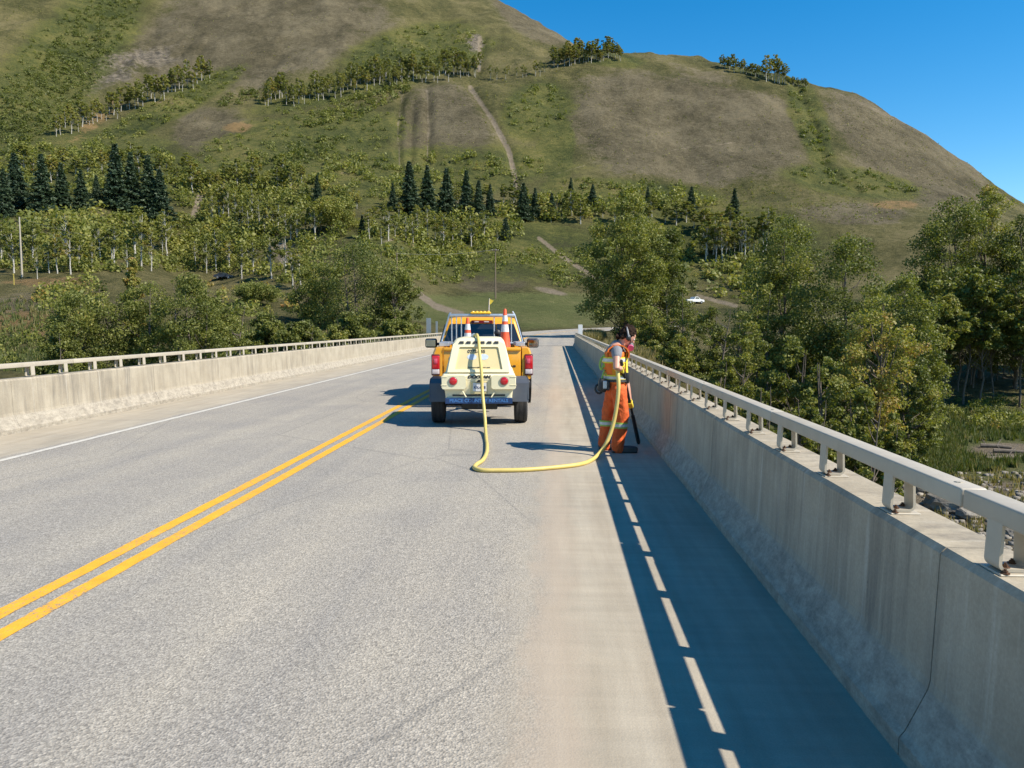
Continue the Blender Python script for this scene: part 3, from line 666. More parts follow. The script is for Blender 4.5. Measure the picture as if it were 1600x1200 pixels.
tree('yellowing_tree', 1378, 432, 46, 125, 'slim tree with orange-yellow autumn leaves among green poplars', 16, 0.76, 'oval', 120, 120, 0.16, 0.10, GR, tvar=0.12)
tree('poplar_tree', 1492, 302, 92, 130, 'dark green poplar reaching the skyline over the right-hand wood', 17, 0.27, 'oval', 210, 150, 0.24, 0.08, GR)
tree('poplar_tree', 1545, 286, 95, 100, 'bright yellow-green poplar crown beside the dark skyline poplar', 18, 0.55, 'oval', 170, 150, 0.24, 0.10, GR)
tree('poplar_tree', 1600, 330, 90, 110, 'shaded poplar behind the bright yellow-green crown', 19, 0.26, 'oval', 150, 150, 0.24, 0.10, GR)
sap = [(1062, 440, 72, 70, .40), (1110, 466, 60, 80, .36), (1165, 480, 52, 84, .40), (1012, 478, 70, 62, .42), (1195, 430, 62, 76, .34), (1236, 520, 44, 90, .42), (1300, 540, 42, 100, .36), (1130, 545, 45, 70, .45),
       (1060, 520, 56, 60, .5), (1440, 560, 50, 70, .36), (1020, 530, 62, 40, .55), (1345, 600, 38, 80, .40), (1265, 600, 36, 70, .34), (1190, 580, 40, 60, .38), (1395, 640, 38, 60, .45), (1100, 575, 46, 44, .5)]
for i, (px, pt, Y, wp, tn) in enumerate(sap):
    tree('sapling', px, pt, Y, wp, 'leafy sapling below the pair of poplars at the bridge end' if px < 1080 else ('leafy sapling between the bridge-end poplars and the broad olive poplar' if px < 1200 else ('leafy sapling at the foot of the broad olive poplar behind the rail' if px < 1320 else 'leafy sapling round the foot of the yellowing tree')), 40+i, tn, 'col', 90, 110, 0.16, 0.03, 'saplings below the poplars behind the shaded parapet', tvar=0.14, trunkn=2)
# the wood on the right with bare stems
wood = [broadleaf(80+i, 14.0, 2.3, 0.42, 70, 90, 0.27, 0.30+0.05*i, 0.11, 'col', M['bark'], 0.0, 0.10) for i in range(4)]
r2 = random.Random(5)
for i in range(46):
    px = r2.uniform(1420, 1720); Y = r2.uniform(78, 100); loc = at(px, 500, Y); top = r2.uniform(400, 450)+max(0, (1480-px)*0.6)
    loc, h = bytop(px, top, Y); s = h/14.0
    plant('wood_tree', wood[i % 4], loc, (s*1.1, s*1.1, s), r2.uniform(0, 6.28), 'slender tree with bare lower stem in the dense dark wood past the open grass', 'tree', 'slender trees of the dense wood on the river flat')
# left bank
GL = 'bushes and trees behind the sunlit parapet'
for (px, pt, Y, wp, tn, sh, lab, nm) in [
    (120, 452, 60, 130, .36, 'dome', 'leftmost rounded green thicket bush behind the sunlit parapet', 'thicket_bush'),
    (215, 432, 62, 130, .40, 'dome', 'tall green thicket bush below the small golden treetop', 'thicket_bush'),
    (295, 428, 60, 130, .37, 'dome', 'dense bright green thicket bush next to the golden treetop bush', 'thicket_bush'),
    (205, 385, 66, 46, .74, 'spire', 'narrow tree whose golden top pokes out of the green thicket', 'golden_tree'),
    (90, 505, 57, 70, .34, 'dome', 'low dark shrub at the meadow end of the green thicket', 'thicket_bush'),
    (340, 462, 64, 80, .42, 'dome', 'low green shrub at the end of the thicket nearer the truck', 'thicket_bush'),
    (560, 375, 100, 150, .30, 'dome', 'big dark rounded willow on the slope above the sunlit parapet', 'willow_tree'),
    (622, 420, 98, 80, .34, 'dome', 'lower shoulder bush beside the big dark willow', 'willow_bush'),
    (495, 405, 104, 90, .40, 'dome', 'pale green loose willow bush beside the big dark one', 'willow_bush'),
    (415, 488, 78, 70, .33, 'dome', 'small dark bush between the thicket and the willow', 'willow_bush'),
    (470, 500, 76, 80, .38, 'dome', 'low olive bush just above the sunlit rail', 'willow_bush'),
    (548, 488, 80, 80, .34, 'dome', 'round low bush just above the sunlit rail below the big willow', 'willow_bush'),
    (622, 497, 84, 60, .40, 'dome', 'low bush by the rail nearest the pickup truck', 'willow_bush'),
    (520, 306, 205, 84, .58, 'dome', 'round yellow-green aspen crown standing out in the hillside wood', 'aspen_tree'),
    (400, 440, 120, 70, .36, 'col', 'loose group of thin green stems by the dark parked car', 'willow_bush')]:
    far = Y > 150
    tree(nm, px, pt, Y, wp, lab, int(px*3+pt), tn, sh, 130 if Y < 90 else 110, 150 if Y < 90 else 120, 0.17 if Y < 70 else (0.24 if Y < 150 else 0.45), 0.02 if sh == 'dome' and not far else 0.25, GL, tvar=0.13, trunkn=3 if sh == 'dome' and not far else 1)
# spruces
SP = [spruce(s, 10.0, 1.75+0.2*(s % 3)) for s in (1, 2, 3, 4)]
spr = [(8, 262, 340, 'a'), (26, 236, 332, 'a'), (68, 238, 334, 'a'), (98, 252, 332, 'a'), (128, 262, 328, 'a'), (152, 272, 322, 'a'), (183, 222, 330, 'a'), (207, 236, 334, 'a'), (234, 240, 342, 'a'), (252, 262, 352, 'a'),
       (614, 284, 330, 'b'), (640, 250, 336, 'b'), (668, 256, 340, 'b'), (698, 260, 342, 'b'), (729, 264, 342, 'b'), (748, 280, 342, 'b'), (766, 286, 338, 'b'), (818, 284, 344, 'c'), (836, 292, 342, 'c'), (862, 300, 344, 'c'),
       (496, 272, 316, 'd'), (926, 286, 328, 'e'), (892, 276, 312, 'f'), (1080, 290, 336, 'g'), (1147, 293, 340, 'h'), (790, 338, 376, 'i'), (566, 335, 372, 'j'), (1012, 290, 322, 'k')]
SL = {'a': 'dark spruce in the left-hand stand on the slope above the meadow', 'b': 'dark spruce in the stand below the eroded brown hill face', 'c': 'dark spruce in the small stand left of the curving dirt track',
      'd': 'lone dark spruce just above the round yellow-green aspen', 'e': 'single spruce behind the tall poplar at the bridge end', 'f': 'small spruce at the foot of the brown hill near the track', 'g': 'lone bushy spruce on the grassy bench above the white birches',
      'h': 'wide lone spruce next to the bushy one on the grassy bench', 'i': 'small dark spruce above the utility pole', 'j': 'dark spruce beside the round yellow-green aspen', 'k': 'small spruce under the right hill near the treeline'}
for i, (px, pt, pb, k) in enumerate(spr):
    g = hit(px, pb, 110)
    if g is None: continue
    h = (at(px, pt, g.y).z-g.z); s = h/10.0
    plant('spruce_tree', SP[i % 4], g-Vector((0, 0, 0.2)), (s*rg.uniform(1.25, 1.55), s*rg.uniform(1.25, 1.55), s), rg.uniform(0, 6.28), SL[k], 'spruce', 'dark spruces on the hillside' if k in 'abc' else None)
# aspens
AS = [broadleaf(120+i, 10.0, 1.75, 0.34, 52, 60, 0.33, [0.52, 0.60, 0.44, 0.66, 0.50][i], 0.10, 'col', M['birch'], 0.0, 0.15) for i in range(5)]
AN = [broadleaf(140+i, 10.0, 1.6, 0.40, 44, 44, 0.28, [0.46, 0.54, 0.62][i], 0.10, 'col', M['birch'], 0.02, 0.15) for i in range(3)]   # thin, more stem
r3 = random.Random(12)
def aspens(n, pts, jy, hp, label, group, kinds=AS, wide=1.0, ymin=110):
    pl = [Vector((*p, 0)) for p in pts]; L = [0]
    for a, b in zip(pl, pl[1:]): L.append(L[-1]+(b-a).length)
    for i in range(n):
        s = (i+r3.uniform(0.1, 0.9))/n*L[-1]; k = max(j for j in range(len(L)-1) if L[j] <= s); p = pl[k].lerp(pl[k+1], (s-L[k])/(L[k+1]-L[k]))
        px, pb = p.x, p.y+r3.uniform(-jy, jy); g = hit(px, pb, ymin)
        if g is None: continue
        h = hp*r3.uniform(0.62, 1.28)/F*g.y; sc = h/10.0; wide_ = wide*r3.uniform(0.8, 1.3)
        plant('aspen_tree', r3.choice(kinds), g-Vector((0, 0, 0.2)), (sc*wide_, sc*wide_, sc), r3.uniform(0, 6.28), label, 'aspen', group)
aspens(38, [(85, 212), (150, 190), (210, 172), (262, 150), (330, 130)], 8, 37, 'white-stemmed aspen in the slanting row on the left mountainside', 'aspens in the slanting row', AS, 1.0)
aspens(66, [(412, 160), (470, 160), (520, 148), (580, 135), (650, 126), (752, 116)], 8, 36, 'white-stemmed aspen in the long row on the bench above the eroded face', 'aspens on the long bench', AS, 0.92)
aspens(10, [(762, 122), (860, 116)], 5, 22, 'small grey aspen in the thin row near the mountain saddle', 'aspens near the saddle', AN)
aspens(34, [(862, 103), (905, 96), (972, 92)], 5, 27, 'aspen in the clump on the ridge where the two hills meet', 'aspens on the ridge clump', AS, 1.1)
aspens(18, [(1122, 106), (1170, 114), (1195, 122)], 4, 18, 'small tree in the low skyline clump on the right hill', 'trees of the low skyline clump', AS, 1.3)
aspens(8, [(1196, 126), (1228, 132)], 3, 36, 'tall grey thin tree on the skyline of the right hill', 'tall thin skyline trees', AN, 1.1)
aspens(9, [(1228, 131), (1262, 136)], 3, 12, 'tiny tree beside the tall thin skyline trees', 'tiny skyline trees', AS, 1.3)
aspens(34, [(0, 292), (100, 270), (200, 262), (300, 288), (400, 300), (480, 300)], 14, 42, 'aspen in the dense green belt at the mountain foot', 'aspens of the belt at the mountain foot', AS, 1.3)
aspens(22, [(330, 345), (400, 365), (470, 372), (505, 365)], 12, 52, 'thin aspen with pale bare stem on the slope above the dirt bank', 'thin aspens above the dirt bank', AN, 1.1)
aspens(16, [(575, 372), (650, 380), (720, 378), (780, 376)], 10, 50, 'thin aspen with pale stem below the spruce stand', 'thin aspens below the spruce stand', AN, 1.1)
aspens(18, [(530, 330), (610, 345), (800, 330), (920, 345)], 14, 38, 'leafy aspen scattered among the hillside spruces', 'leafy aspens among the spruces', AS, 1.3)
aspens(20, [(0, 420), (60, 424), (130, 420), (200, 418), (270, 402)], 15, 78, 'tall aspen with bright white stem along the back of the meadow', 'tall aspens behind the meadow', AN, 1.15, 90)
aspens(11, [(290, 418), (360, 428), (440, 430), (480, 470)], 8, 66, 'slim pale-stemmed tree by the dark parked car', 'slim trees by the parked car', AN, 1.1, 90)
aspens(16, [(1098, 402), (1150, 406), (1200, 400)], 8, 62, 'white birch stem in the grove behind the river poplars', 'white birches behind the river poplars', AN, 1.2)
aspens(16, [(940, 345), (1060, 352), (1180, 372)], 12, 34, 'low leafy tree at the foot of the right hill', 'low leafy trees at the right hill foot', AS, 1.5)

# ground cover: shrubs and grasses nobody could count
r4 = np.random.RandomState(21); SV = []; SQ = []; ST = []; so_ = 0
def shrubs(n, ells, hgt, tint, tv, nl, lf):
    """n shrubs at pixels drawn in the ellipses (cx, cy, rx, ry, rotation)"""
    global so_
    for i in range(n):
        cx, cy, rx, ry, ro = ells[r4.randint(len(ells))]
        a = r4.rand()*6.28; q = math.sqrt(r4.rand()); ex, ey = rx*q*math.cos(a), ry*q*math.sin(a); c, s = math.cos(R(ro)), math.sin(R(ro))
        qx, qy = cx+ex*c-ey*s, cy+ex*s+ey*c
        if any(((qx-u)/a_)**2+((qy-v)/b_)**2 < 1 for u, v, a_, b_ in ((440, 398, 27, 26), (308, 322, 12, 22))): continue
        g = hit(qx, qy, 60)
        if g is None: continue
        if np.min(np.hypot(RC2[:, 0]-g.x, RC2[:, 1]-g.y)) < 7.5: continue
        h = hgt*r4.uniform(0.45, 1.4); k = int(nl*r4.uniform(0.6, 1.4))
        d = r4.normal(size=(k, 3)); d /= np.linalg.norm(d, axis=1)[:, None]; d[:, 2] = np.abs(d[:, 2])
        P = np.array(g)+d*(r4.rand(k, 1)**0.5)*np.array([h*0.75, h*0.75, h])
        v, f = leafquads(P, lf*h*r4.uniform(0.6, 1.3, k), r4, 0.7, nrm=d)
        SV.append(v); SQ.append(f+so_); so_ += len(v); ST.append(np.clip(tint+r4.normal(0, tv)+r4.normal(0, 0.06, k), 0, 1))
shrubs(1000, [(90, 110, 180, 60, -48), (60, 160, 90, 50, -30), (140, 60, 110, 40, -48)], 1.7, 0.22, 0.08, 36, 0.36)
shrubs(420, [(640, 78, 105, 30, -14), (590, 125, 190, 22, -16), (560, 165, 90, 16, -20)], 1.8, 0.36, 0.1, 36, 0.36)
shrubs(420, [(470, 225, 170, 45, -10), (250, 178, 150, 18, -28)], 1.6, 0.36, 0.12, 36, 0.36)
shrubs(240, [(1266, 195, 20, 80, -20), (1340, 285, 100, 14, 8), (840, 175, 45, 40, -20), (980, 292, 130, 10, 3)], 1.8, 0.30, 0.08, 36, 0.36)
shrubs(620, [(120, 268, 190, 40, 0), (560, 280, 300, 34, -4), (380, 320, 120, 30, 10)], 2.6, 0.40, 0.11, 60, 0.28)
shrubs(620, [(120, 375, 150, 36, 0), (420, 400, 130, 40, 8), (680, 380, 120, 36, 0), (330, 370, 90, 30, 0)], 2.4, 0.42, 0.13, 70, 0.26)
shrubs(330, [(760, 405, 110, 20, 0), (680, 425, 70, 22, 0), (880, 420, 50, 30, 0)], 1.4, 0.38, 0.08, 30, 0.36)
shrubs(320, [(1090, 400, 150, 40, 0), (1000, 400, 80, 50, 0), (1180, 440, 80, 40, 0)], 2.6, 0.40, 0.12, 50, 0.32)
shrubs(170, [(120, 470, 60, 30, 0), (420, 470, 150, 30, 0), (420, 470, 150, 30, 0)], 1.5, 0.48, 0.16, 50, 0.28)
shrubs(190, [(40, 545, 90, 30, 0), (400, 530, 180, 24, 0), (560, 535, 100, 14, 0)], 1.1, 0.40, 0.12, 60, 0.24)
shrubs(260, [(1180, 610, 140, 60, 25), (1040, 545, 50, 22, 20), (1500, 640, 120, 14, 0), (1400, 690, 50, 40, 0), (1580, 665, 60, 8, 0)], 0.9, 0.46, 0.12, 80, 0.2)
shrubs(300, [(120, 275, 190, 26, 0), (400, 295, 120, 26, 6), (560, 300, 180, 26, 0), (330, 340, 110, 30, 8), (130, 370, 150, 30, 0), (430, 370, 110, 30, 4), (690, 365, 120, 24, 0), (850, 330, 110, 16, 0), (1000, 318, 120, 12, 0)], 4.0, 0.44, 0.12, 130, 0.19)
shrubs(230, [(120, 412, 150, 16, 0), (300, 410, 80, 18, 0)], 1.9, 0.40, 0.12, 60, 0.27)
shrubs(200, [(560, 165, 90, 18, -22), (480, 240, 60, 14, -18), (400, 150, 70, 12, -10)], 2.2, 0.20, 0.06, 50, 0.3)
shrubs(5200, [(300, 120, 330, 120, -10), (650, 220, 250, 90, 0), (1080, 190, 230, 110, 6), (1430, 240, 160, 70, 33), (60, 60, 160, 110, -30), (820, 120, 120, 60, 10), (1250, 320, 160, 25, 6)], 0.55, 0.40, 0.14, 7, 0.6)
me = npmesh('shrub_cover', np.concatenate(SV), np.concatenate(SQ), M['leaf'], np.concatenate(ST))
tag(link('shrub_cover', me), 'low green and rusty shrubs covering the hillsides', 'shrubs', kind='stuff')
# grass tufts
GV = []; GF = []; GT = []; go_ = 0
def grass(n, ells, hgt, tint, blades=5):
    global go_
    for i in range(n):
        cx, cy, rx, ry = ells[r4.randint(len(ells))]; a = r4.rand()*6.28; q = math.sqrt(r4.rand())
        qx, qy = cx+rx*q*math.cos(a), cy+ry*q*math.sin(a)
        if ((qx-1570)/66)**2+((qy-704)/15)**2 < 1: continue
        g = hit(qx, qy, 24)
        if g is None: continue
        if g.y > 59 and np.min(np.hypot(RC2[:, 0]-g.x, RC2[:, 1]-g.y)) < 5.6: continue
        if g.y < 60 and -8.8 < g.x < 1.9: continue
        b = np.array(g)+r4.normal(0, 0.12, (blades, 3))*np.array([1, 1, 0]); an = r4.rand(blades)*6.28; h = hgt*r4.uniform(0.5, 1.3, blades)
        wv = np.stack([np.cos(an), np.sin(an), 0*an], 1)*0.03*(1+g.y/60); tip = b+np.stack([r4.normal(0, 0.22, blades)*h, r4.normal(0, 0.22, blades)*h, h], 1); b[:, 2] -= 0.05
        GV.append(np.stack([b-wv, b+wv, tip], 1).reshape(-1, 3)); GF.append(np.arange(3*blades).reshape(-1, 3)+go_); go_ += 3*blades
        GT.append(np.clip(tint+r4.normal(0, 0.12)+r4.normal(0, 0.06, blades), 0, 1))
grass(2600, [(1520, 690, 130, 50), (1430, 715, 80, 40)], 0.5, 0.38, 9)
grass(330, [(1540, 780, 90, 60)], 0.35, 0.7, 7)
grass(1500, [(1000, 552, 60, 26), (1030, 575, 50, 25), (925, 528, 20, 5)], 0.7, 0.72, 7)
grass(2200, [(50, 525, 110, 60), (400, 530, 200, 22), (600, 532, 70, 12)], 0.6, 0.42, 7)
me = npmesh('meadow_grass', np.concatenate(GV), np.concatenate(GF), M['grassblade'], np.concatenate(GT))
tag(link('meadow_grass', me), 'uncut green and straw-coloured grass on the banks', 'grass', kind='stuff')
# boulders, drift logs and rubble on the river bank
mrock = pm('river_rock', (0.30, 0.27, 0.22), (0.13, 0.115, 0.095), 2.2, 0.9, 0, 0.8, 6, 0.06)
def rockmesh(seed, name='boulder'):
    bm = nb(); bmesh.ops.create_icosphere(bm, subdivisions=3, radius=1.0); rr = np.random.RandomState(seed)
    pl = rr.normal(size=(9, 3)); pl /= np.linalg.norm(pl, axis=1)[:, None]; off = rr.uniform(0.55, 0.9, 9)
    for v in bm.verts:
        p = np.array(v.co)
        for q, o in zip(pl, off):
            d = p@q-o
            if d > 0: p = p-q*d*0.9
        v.co = Vector(p*(1+0.05*rr.normal()))
    return mesh(bm, name, mrock)
RK = [rockmesh(s) for s in range(3)]
for i, (px, py, s) in enumerate([(1488, 795, 1.0), (1512, 812, 0.55), (1446, 770, 0.6), (1588, 835, 0.8), (1340, 745, 0.5), (1262, 700, 0.45)]):
    g = hit(px, py)
    if g is not None:
        tag(link('boulder', RK[i % 3], None, loc=g+Vector((0, 0, s*0.25)), rot=(0, 0, i*1.3), scale=(s*1.3, s, s*0.75)), 'grey boulder on the rubble bank seen under the shaded rail', 'boulder', 'boulders on the rubble bank')
rv = []; rf = []; ro_ = 0
cube = np.array([[x, y, z] for x in (-1, 1) for y in (-1, 1) for z in (-1, 1)], float); cf = np.array([[0, 1, 3, 2], [4, 6, 7, 5], [0, 4, 5, 1], [2, 3, 7, 6], [0, 2, 6, 4], [1, 5, 7, 3]])
for i in range(900):
    g = hit(r4.uniform(1380, 1640), r4.uniform(740, 900))
    if g is None: continue
    c = cube*r4.uniform(0.6, 1, (8, 3))*r4.uniform(0.05, 0.22); an = r4.rand()*6.28; c = c@np.array([[math.cos(an), math.sin(an), 0], [-math.sin(an), math.cos(an), 0], [0, 0, 0.7]])
    rv.append(c+np.array(g)); rf.append(cf+ro_); ro_ += 8
tag(link('rubble', npmesh('rubble', np.concatenate(rv), np.concatenate(rf), mrock)), 'loose stones on the river bank below the bridge', 'stones', kind='stuff')
mlog = pm('drift_wood', (0.20, 0.165, 0.13), (0.11, 0.09, 0.07), 4, 0.9, 0, 0.6, 20, 0.02)
for i, (x0, y0, x1, y1) in enumerate([(1540, 722, 1606, 716), (1552, 708, 1612, 712), (1532, 700, 1580, 704)]):
    a, b = hit(x0, y0), hit(x1, y1)
    if a is None or b is None: continue
    bm = nb(); m = (a+b)/2+Vector((0, 0, 0.12)); pts = [a-m+Vector((0, 0, 0.14)), Vector((0, 0, 0.05)), b-m+Vector((0, 0, 0.12))]
    tube(bm, spline(pts, 5), [0.17-0.007*k for k in range(11)], 8); q = pts[1]
    cyl(bm, q, q+Vector((0.5, 0.2, 0.5)), 0.05, 0.02, 6); cyl(bm, pts[0]*0.6, pts[0]*0.6+Vector((-0.2, 0.3, 0.45)), 0.05, 0.02, 6)
    tag(part('drift_log', bm, mlog, None, True, loc=m), 'grey drift log lying on the bare dirt of the river flat', 'log', 'drift logs on the river flat')
# utility poles, marker post, far vehicles
mpole = pm('pole_wood', (0.20, 0.15, 0.105), (0.13, 0.10, 0.07), 5, 0.85); mpale = pm('pale_pole_wood', (0.40, 0.36, 0.29), (0.30, 0.27, 0.22), 5, 0.85); mwire = pm('wire', (0.35, 0.35, 0.34), None, 4, 0.5, 0.4)
def pole(px, ptop, Y, mat, lab, cross):
    loc, h = bytop(px, ptop, Y); r = empty('utility_pole', loc); tag(r, lab, 'utility pole', 'utility poles along the valley road')
    bm = nb(); cyl(bm, (0, 0, -0.4), (0, 0, h), 0.17, 0.11, 10); part('pole', bm, mat, r, True)
    if cross:
        bm = nb(); bbox(bm, (0, -0.14, h-0.35), (1.5, 0.10, 0.11), 0.01); part('crossarm', bm, mat, r)
        for x in (-0.65, 0.65, 0.2):
            bm = nb(); cyl(bm, (x, -0.14, h-0.30), (x, -0.14, h-0.12), 0.05, 0.035, 8); part('insulator', bm, mw, r)
    return loc+Vector((0, 0, h-0.12))
pA = pole(774, 388, 170, mpole, 'brown utility pole standing on the grass beyond the pickup truck', True)
pB = pole(30, 338, 125, mpale, 'pale leaning-wire utility pole at the back of the left meadow', False)
pC = pole(620, 394, 150, mpole, 'utility pole half hidden behind the big dark willow', False)
def wire(a, b, lab, sag=1.2):
    bm = nb(); tube(bm, [a.lerp(b, t)-Vector((0, 0, 4*sag*t*(1-t))) for t in np.linspace(0, 1, 15)], 0.016, 4); tag(part('power_line', bm, mwire), lab, 'wire')
wire(pA+Vector((0.2, -0.14, 0)), pC, 'thin power line between the brown pole and the willow', 0.6)
wire(pB, at(170, 372, 150), 'thin power line running from the pale pole into the aspens', 0.5)
g = hit(22, 446, 80)
r = empty('marker_stake', g-Vector((0, 0, 0.1))); my = pm('yellow_stake', (0.62, 0.48, 0.10), None, 6, 0.6)
bm = nb(); bbox(bm, (0, 0, 0.95), (0.14, 0.05, 1.9), 0.01); part('stake', bm, my, r); bm = nb(); bbox(bm, (0, -0.03, 1.75), (0.2, 0.03, 0.28), 0.006); part('cap_plate', bm, my, r)
tag(r, 'yellow marker stake standing in the left meadow', 'marker stake')
mtyre = pm('tyre_rubber', (0.022, 0.022, 0.023), (0.035, 0.034, 0.033), 12, 0.85, 0, 0.5, 80)
def car(px, py, Y, rz, paint, label, pickup, name):
    loc = at(px, py, Y); loc.z = gz(loc.x, Y); r = empty(name, loc, rz); tag(r, label, 'pickup' if pickup else 'car')
    L = 5.4 if pickup else 4.6
    pr = [(-L/2, .45), (-L/2, 1.0), (-L/2+.1, 1.08), (-.45, 1.08), (-.3, 1.72), (.75, 1.76), (1.35, 1.12), (L/2-.1, 1.0), (L/2, .75), (L/2, .42)] if pickup else [(-L/2, .4), (-L/2, .85), (-L/2+.15, .98), (-L/2+.8, 1.02), (-1.0, 1.45), (.35, 1.48), (1.15, 1.0), (L/2-.15, .85), (L/2, .62), (L/2, .38)]
    bm = nb(); prism(bm, [(x, -.92, z) for x, z in pr], (0, 1.84, 0)); bmesh.ops.bevel(bm, geom=bm.edges[:], offset=0.05, segments=2, affect='EDGES'); part('body', bm, paint, r, True)
    for s in (-1, 1):
        bm = nb(); q = [(-.22, 1.15), (-.12, 1.62), (.25, 1.64), (.25, 1.15)] if pickup else [(-1.1, 1.03), (-.85, 1.38), (-.2, 1.4), (-.2, 1.03)]
        prism(bm, [(x, s*.925, z) for x, z in q], (0, s*.012, 0)); part('window', bm, glass('car_glass'), r)
        bm = nb(); q = [(.33, 1.15), (.33, 1.64), (.68, 1.65), (1.12, 1.15)] if pickup else [(-.12, 1.03), (-.12, 1.4), (.32, 1.4), (.92, 1.03)]
        prism(bm, [(x, s*.925, z) for x, z in q], (0, s*.012, 0)); part('window', bm, glass('car_glass'), r)
        for x in (-L/2+1.0, L/2-.95):
            bm = nb(); cyl(bm, (x, s*.72, .36), (x, s*.95, .36), .36, n=20); wl = part('wheel', bm, mtyre, r, True)
            bm = nb(); cyl(bm, (x, s*.94, .36), (x, s*.96, .36), .21, n=16); part('rim', bm, mg, wl, True)
        bm = nb(); bbox(bm, (L/2-.02, s*.68, .72), (.06, .34, .16), .02); part('headlight', bm, mw, r)
        bm = nb(); bbox(bm, (-L/2+.0, s*.76, .85), (.05, .2, .2), .02); part('taillight', bm, pm('far_red', (.4, .02, .02)), r)
car(1084, 471, 200, R(28), pm('white_car_paint', (.78, .78, .78), None, 3, .3, coat=.6), 'white pickup parked on the far road behind the poplars', True, 'far_pickup')
car(350, 437, 187, R(8), pm('dark_car_paint', (.035, .045, .07), None, 3, .3, coat=.6), 'dark blue car parked among the slim trees', False, 'parked_car')
# ------------------------------------------------------------------ pickup truck (local: x right, y forward, z up, origin under the tailgate)
mY = pm('yellow_truck_paint', (0.80, 0.36, 0.015), (0.76, 0.33, 0.013), 3, 0.32, 0, 0, coat=0.6, dirt=0.12)
mBlk = pm('black_plastic', (0.018, 0.018, 0.02), (0.03, 0.03, 0.03), 8, 0.5); mChr = pm('chrome_trim', (0.62, 0.62, 0.62), (0.5, 0.5, 0.5), 9, 0.18, 1.0)
mAl = pm('aluminium', (0.60, 0.62, 0.65), (0.48, 0.50, 0.53), 9, 0.38, 0.75); mGl = glass('truck_glass', (0.012, 0.016, 0.022))
mRed = pm('red_lens', (0.55, 0.012, 0.02), (0.42, 0.01, 0.015), 30, 0.16, coat=0.5); mClr = pm('clear_lens', (0.62, 0.56, 0.54), (0.5, 0.42, 0.42), 40, 0.2)
mAmb = pm('amber_lens', (0.85, 0.42, 0.015), (0.9, 0.55, 0.04), 18, 0.2, coat=0.4); mMir = pm('mirror_glass', (0.75, 0.78, 0.82), None, 2, 0.05, 1.0); mInk = pm('dark_print', (0.03, 0.03, 0.035), None, 5, 0.5)
def rrect(x0, x1, y0, y1, z, r, n=4):
    out = []
    for cx, cy, a0 in ((x1-r, y1-r, 0), (x0+r, y1-r, 90), (x0+r, y0+r, 180), (x1-r, y0+r, 270)):
        for k in range(n+1):
            a = R(a0+90*k/n); out.append(Vector((cx+r*math.cos(a), cy+r*math.sin(a), z)))
    return out
T = empty('pickup_truck', (-1.47, 15.4, 0), R(5.5))
tag(T, 'yellow work pickup truck towing the cream compressor, seen from behind', 'pickup truck')
for s in (-1, 1):
    bm = nb()
    rings = []
    for y, b in ((0.0, 0.03), (0.05, 0.0), (0.5, 0.0), (1.92, 0.0)):
        rings.append([Vector((s*p[0], y, p[1])) for p in ((0.80, 0.58), (0.97-b, 0.56), (1.005-b, 0.66), (1.012-b, 0.92), (0.985-b, 1.10), (0.95-b, 1.19-b*0.5), (0.90, 1.205-b*0.5), (0.80, 1.20-b*0.5))])
    loft(bm, rings); part('bed_side', bm, mY, T, True)
    bm = nb(); cyl(bm, (s*1.014, 1.02, 0.42), (s*1.03, 1.02, 0.42), 0.46, n=28); a_ = part('wheel_arch', bm, mBlk, T, True)
    for wy in (1.02, 4.65):
        bm = nb(); loft(bm, [ring((s*x, wy, 0.385), Vector((0, 1, 0)), Vector((0, 0, 1)), q, q, 28) for x, q in ((0.74, 0.34), (0.75, 0.375), (0.79, 0.385), (0.97, 0.385), (1.01, 0.375), (1.02, 0.33))]); wl = part('wheel', bm, mtyre, T, True)
        bm = nb(); cyl(bm, (s*1.0, wy, 0.385), (s*1.035, wy, 0.385), 0.23, 0.2, 20); part('rim', bm, mAl, wl, True)
    # tail lamp
    bm = nb(); bbox(bm, (s*0.935, 0.0, 0.90), (0.155, 0.075, 0.27), 0.02, 3); tl = part('taillight', bm, mRed, T, True)
    bm = nb(); bbox(bm, (s*0.935, 0.004, 0.715), (0.150, 0.07, 0.105), 0.018, 3); part('reverse_lens', bm, mClr, tl, True)
    bm = nb(); bbox(bm, (s*0.935, 0.012, 0.85), (0.172, 0.06, 0.43), 0.02, 2); part('lamp_bezel', bm, pm('dark_red_bezel', (0.10, 0.008, 0.012)), tl, True)
    bm = nb(); bbox(bm, (s*0.93, -0.042, 0.93), (0.07, 0.012, 0.10), 0.01, 2); part('lamp_bulb', bm, pm('pink_lens', (0.75, 0.10, 0.16), None, 20, 0.2), tl, True)
bm = nb(); bbox(bm, (0, 0.045, 0.875), (1.56, 0.075, 0.63), 0.02, 3); tg = part('tailgate', bm, mY, T, True)
bm = nb(); bbox(bm, (0, -0.005, 1.165), (1.55, 0.05, 0.075), 0.018, 3); part('spoiler_lip', bm, mY, tg, True)
bm = nb(); bbox(bm, (0, -0.002, 1.04), (0.26, 0.03, 0.10), 0.012); part('tailgate_handle', bm, mBlk, tg, True)
text(tg, 'C', 0.15, (-0.62, 0.002, 0.97), (R(90), 0, 0), mInk, bold=0.004); text(tg, 'bc.ca', 0.075, (0.60, 0.002, 0.83), (R(90), 0, 0), mInk, bold=0.002)
bm = nb(); bbox(bm, (0, 1.0, 0.80), (1.58, 1.86, 0.06), 0.01); part('bed_floor', bm, mBlk, T)
bm = nb(); bbox(bm, (0, -0.12, 0.47), (1.92, 0.20, 0.17), 0.04, 3); part('rear_bumper', bm, mBlk, T, True)
bm = nb(); bbox(bm, (0, 2.7, 0.50), (0.9, 5.2, 0.22), 0.02); cyl(bm, (-0.75, 1.02, 0.385), (0.75, 1.02, 0.385), 0.07, n=12); part('chassis', bm, mBlk, T)
bm = nb()   # cab
